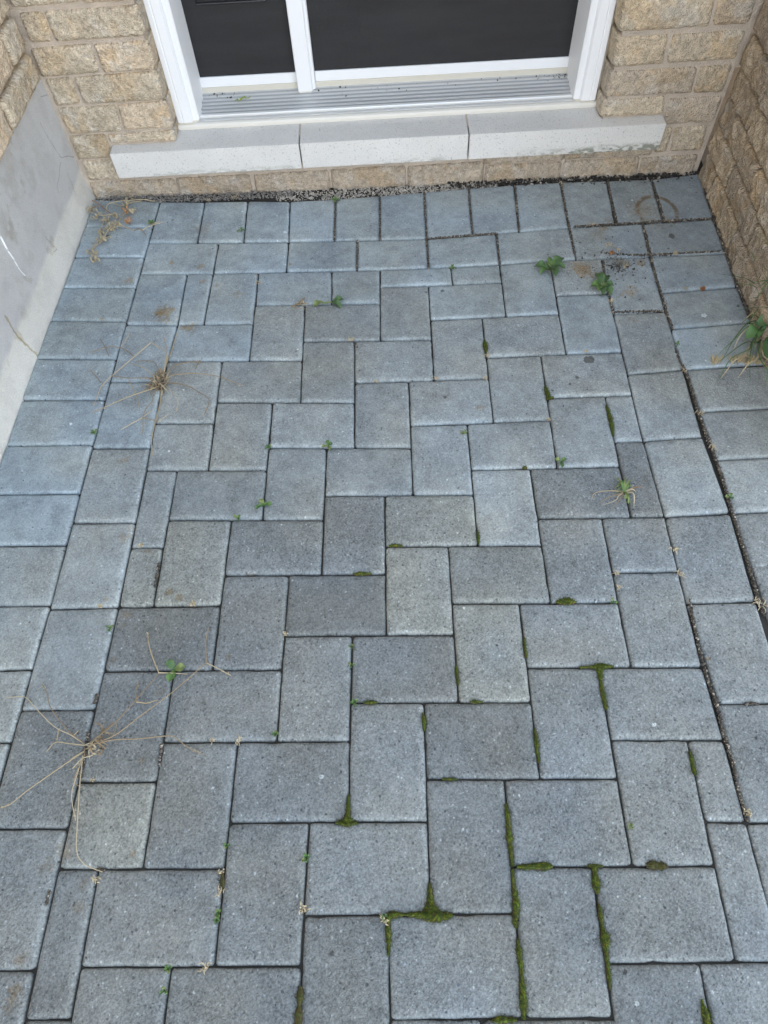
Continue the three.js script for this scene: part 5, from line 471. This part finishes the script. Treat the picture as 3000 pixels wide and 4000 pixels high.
{ // big tuft at the foot of the right wall
  const R = mul32(815), o = D_G.base, t = group('grass_tuft', 'large green grass tuft with broad toothed leaves at the right wall foot', 'grass', o[0], o[1]);
  D_G.blades.forEach((pts, i) => part('blade', bladeG(rel([o, ...pts], o, a => 0.004 + 0.05 * Math.sin(Math.min(1, a * 1.05) * 3.0)), 0.005), [straw[2], greens[2], greens[0], greens[2], greens[2], greens[0], greens[2], straw[0], greens[1], paleStraw, paleStraw, greens[1], paleStraw, straw[2]][i], t));
  for (let k = 0; k < 64; k++) { const a = R() * 6.28, l = 0.06 + R() * 0.12, h = 0.06 + R() * 0.16, x = (R() - 0.3) * 0.05, z = (R() - 0.5) * 0.14; part('blade', bladeG([[x, -0.01, z], [x + Math.cos(a) * l * 0.35, h * 0.75, z + Math.sin(a) * l * 0.35], [x + Math.cos(a) * l, h * (0.5 + R() * 0.6), z + Math.sin(a) * l]], 0.0045), greens[[0, 1, 2, 1, 3][k % 5]], t); }
  D_G.leaves.forEach(([a, b], i) => part('broad_leaf', leafG([a[0] - o[0], 0.045, a[1] - o[1]], [b[0] - o[0], 0.04 - i * 0.004, b[1] - o[1]], [0.062, 0.055, 0.046, 0.06, 0.05][i], 5, R, 0.014), std({ color: rgb(...[[0.11, 0.22, 0.09], [0.10, 0.21, 0.085], [0.09, 0.19, 0.06], [0.05, 0.11, 0.035], [0.10, 0.2, 0.07]][i]), roughness: 0.55 }), t));
  const G = []; D_G.straw.forEach(([x, z]) => { for (let k = 0; k < 6; k++) { const a = -1.57 + (R() - 0.5) * 3.2, l = 0.010 + R() * 0.018, bx = x - o[0] + (R() - 0.5) * 0.02, bz = z - o[1] + (R() - 0.5) * 0.014; G.push(bladeG([[bx, 0, bz], [bx + Math.cos(a) * l * 0.6, 0.006 + R() * 0.006, bz + Math.sin(a) * l * 0.6], [bx + Math.cos(a) * l, 0.005 + R() * 0.008, bz + Math.sin(a) * l]], 0.003)); } }); part('dry_stubble', mergeGeometries(G), std({ color: rgb(0.46, 0.37, 0.21), roughness: 0.9 }), t);
}
// seedlings
D_sprout.forEach(([x, z, s], i) => {
  const R = mul32(820 + i), t = group('seedling', s > 1.5 ? (i === 4 ? 'four-leaved green seedling at a joint crossing, left front' : 'small dull seedling in a joint, left of centre') : s > 0.85 ? 'small green seedling' : 'tiny green sprout', 'seedling', x, z, s > 1.5 ? 'larger seedlings' : s > 0.85 ? 'small seedlings' : 'tiny sprouts'), n = 3 + (R() * 2 | 0), a0 = R() * 6;
  for (let k = 0; k < n; k++) { const a = a0 + k / n * 6.28 + R() * 0.5, l = (0.010 + R() * 0.006) * s; part('leaf', leafG([0, 0.002, 0], [Math.cos(a) * l, 0.005 + R() * 0.004, Math.sin(a) * l], 0.009 * s, 1, R, 0.003), greens[[1, 0, 3][(i + k) % 3]], t); }
  part('stem', tubeG([[0, 0.004, 0], [0, -0.012, 0]], 0.0009, 0.0009, 4, 1), greens[1], t);
});
// dry scraps caught in the joints
const SCRAP = [['dry_flower', 'bleached dried flower head', 'bleached flower heads', paleStraw], ['straw_scrap', 'wisp of dry straw', 'straw wisps', straw[2]], ['grass_sprig', 'yellow-green grass sprig', 'yellow-green sprigs', greens[3]], ['dead_leaf', 'crumpled dark dead leaf', 'dead leaves', driedBrown]];
D_bits.forEach(([x, z, kind, s], i) => {
  const R = mul32(900 + i), [nm, label, grp, mat] = SCRAP[kind], G = [], n = [9, 8, 14, 4][kind];
  for (let k = 0; k < n; k++) { const a = R() * 6.28, l = (kind === 1 ? 0.009 + R() * 0.016 : 0.006 + R() * 0.009) * s * 0.5, bx = (R() - 0.5) * 0.008 * s, bz = (R() - 0.5) * 0.006 * s, c = (R() - 0.5) * 2; G.push(bladeG([[bx, 0.001, bz], [bx + Math.cos(a) * l * 0.5, 0.004 + R() * 0.006, bz + Math.sin(a) * l * 0.5], [bx + Math.cos(a + c) * l, 0.001 + R() * 0.005, bz + Math.sin(a + c) * l]], [0.0032, 0.0022, 0.0024, 0.012][kind])); }
  const m = add(new THREE.Mesh(mergeGeometries(G), mat), nm, { label, category: kind === 3 ? 'leaf' : 'dry plant', group: grp }); m.position.set(x, 0, z);
});

{ // where many look alike, say which one by its place
  const ORD = ['leftmost', 'second from left', 'third from left', 'fourth from left', 'fifth from left', 'sixth from left', 'seventh from left', 'eighth from left', 'ninth from left', 'tenth from left', 'eleventh from left', 'twelfth from left', 'thirteenth from left'];
  const band = z => z < -1.82 ? 'near the door wall' : z < -1.2 ? 'in the upper field' : z < -0.55 ? 'in the middle field' : 'in the front field';
  const count = {}; scene.children.forEach(o => { const l = o.userData.label; if (l && o.userData.group) (count[l] ??= []).push(o); });
  for (const [l, os] of Object.entries(count)) if (os.length > 1) { const by = {}; os.forEach(o => { o.updateMatrixWorld(true); const c = new THREE.Box3().setFromObject(o).getCenter(new THREE.Vector3()); (by[band(c.z)] ??= []).push([c.x, o]); }); for (const [k, v] of Object.entries(by)) { v.sort((a, c) => a[0] - c[0]); v.forEach(([, o], i) => { o.userData.label = l + (v.length > 1 ? ', ' + ORD[i] : ', only one') + ' ' + k; }); } }
}
scene.traverse(o => { if (o.isMesh) { o.castShadow = true; o.receiveShadow = true; } });
renderer.render(scene, camera);
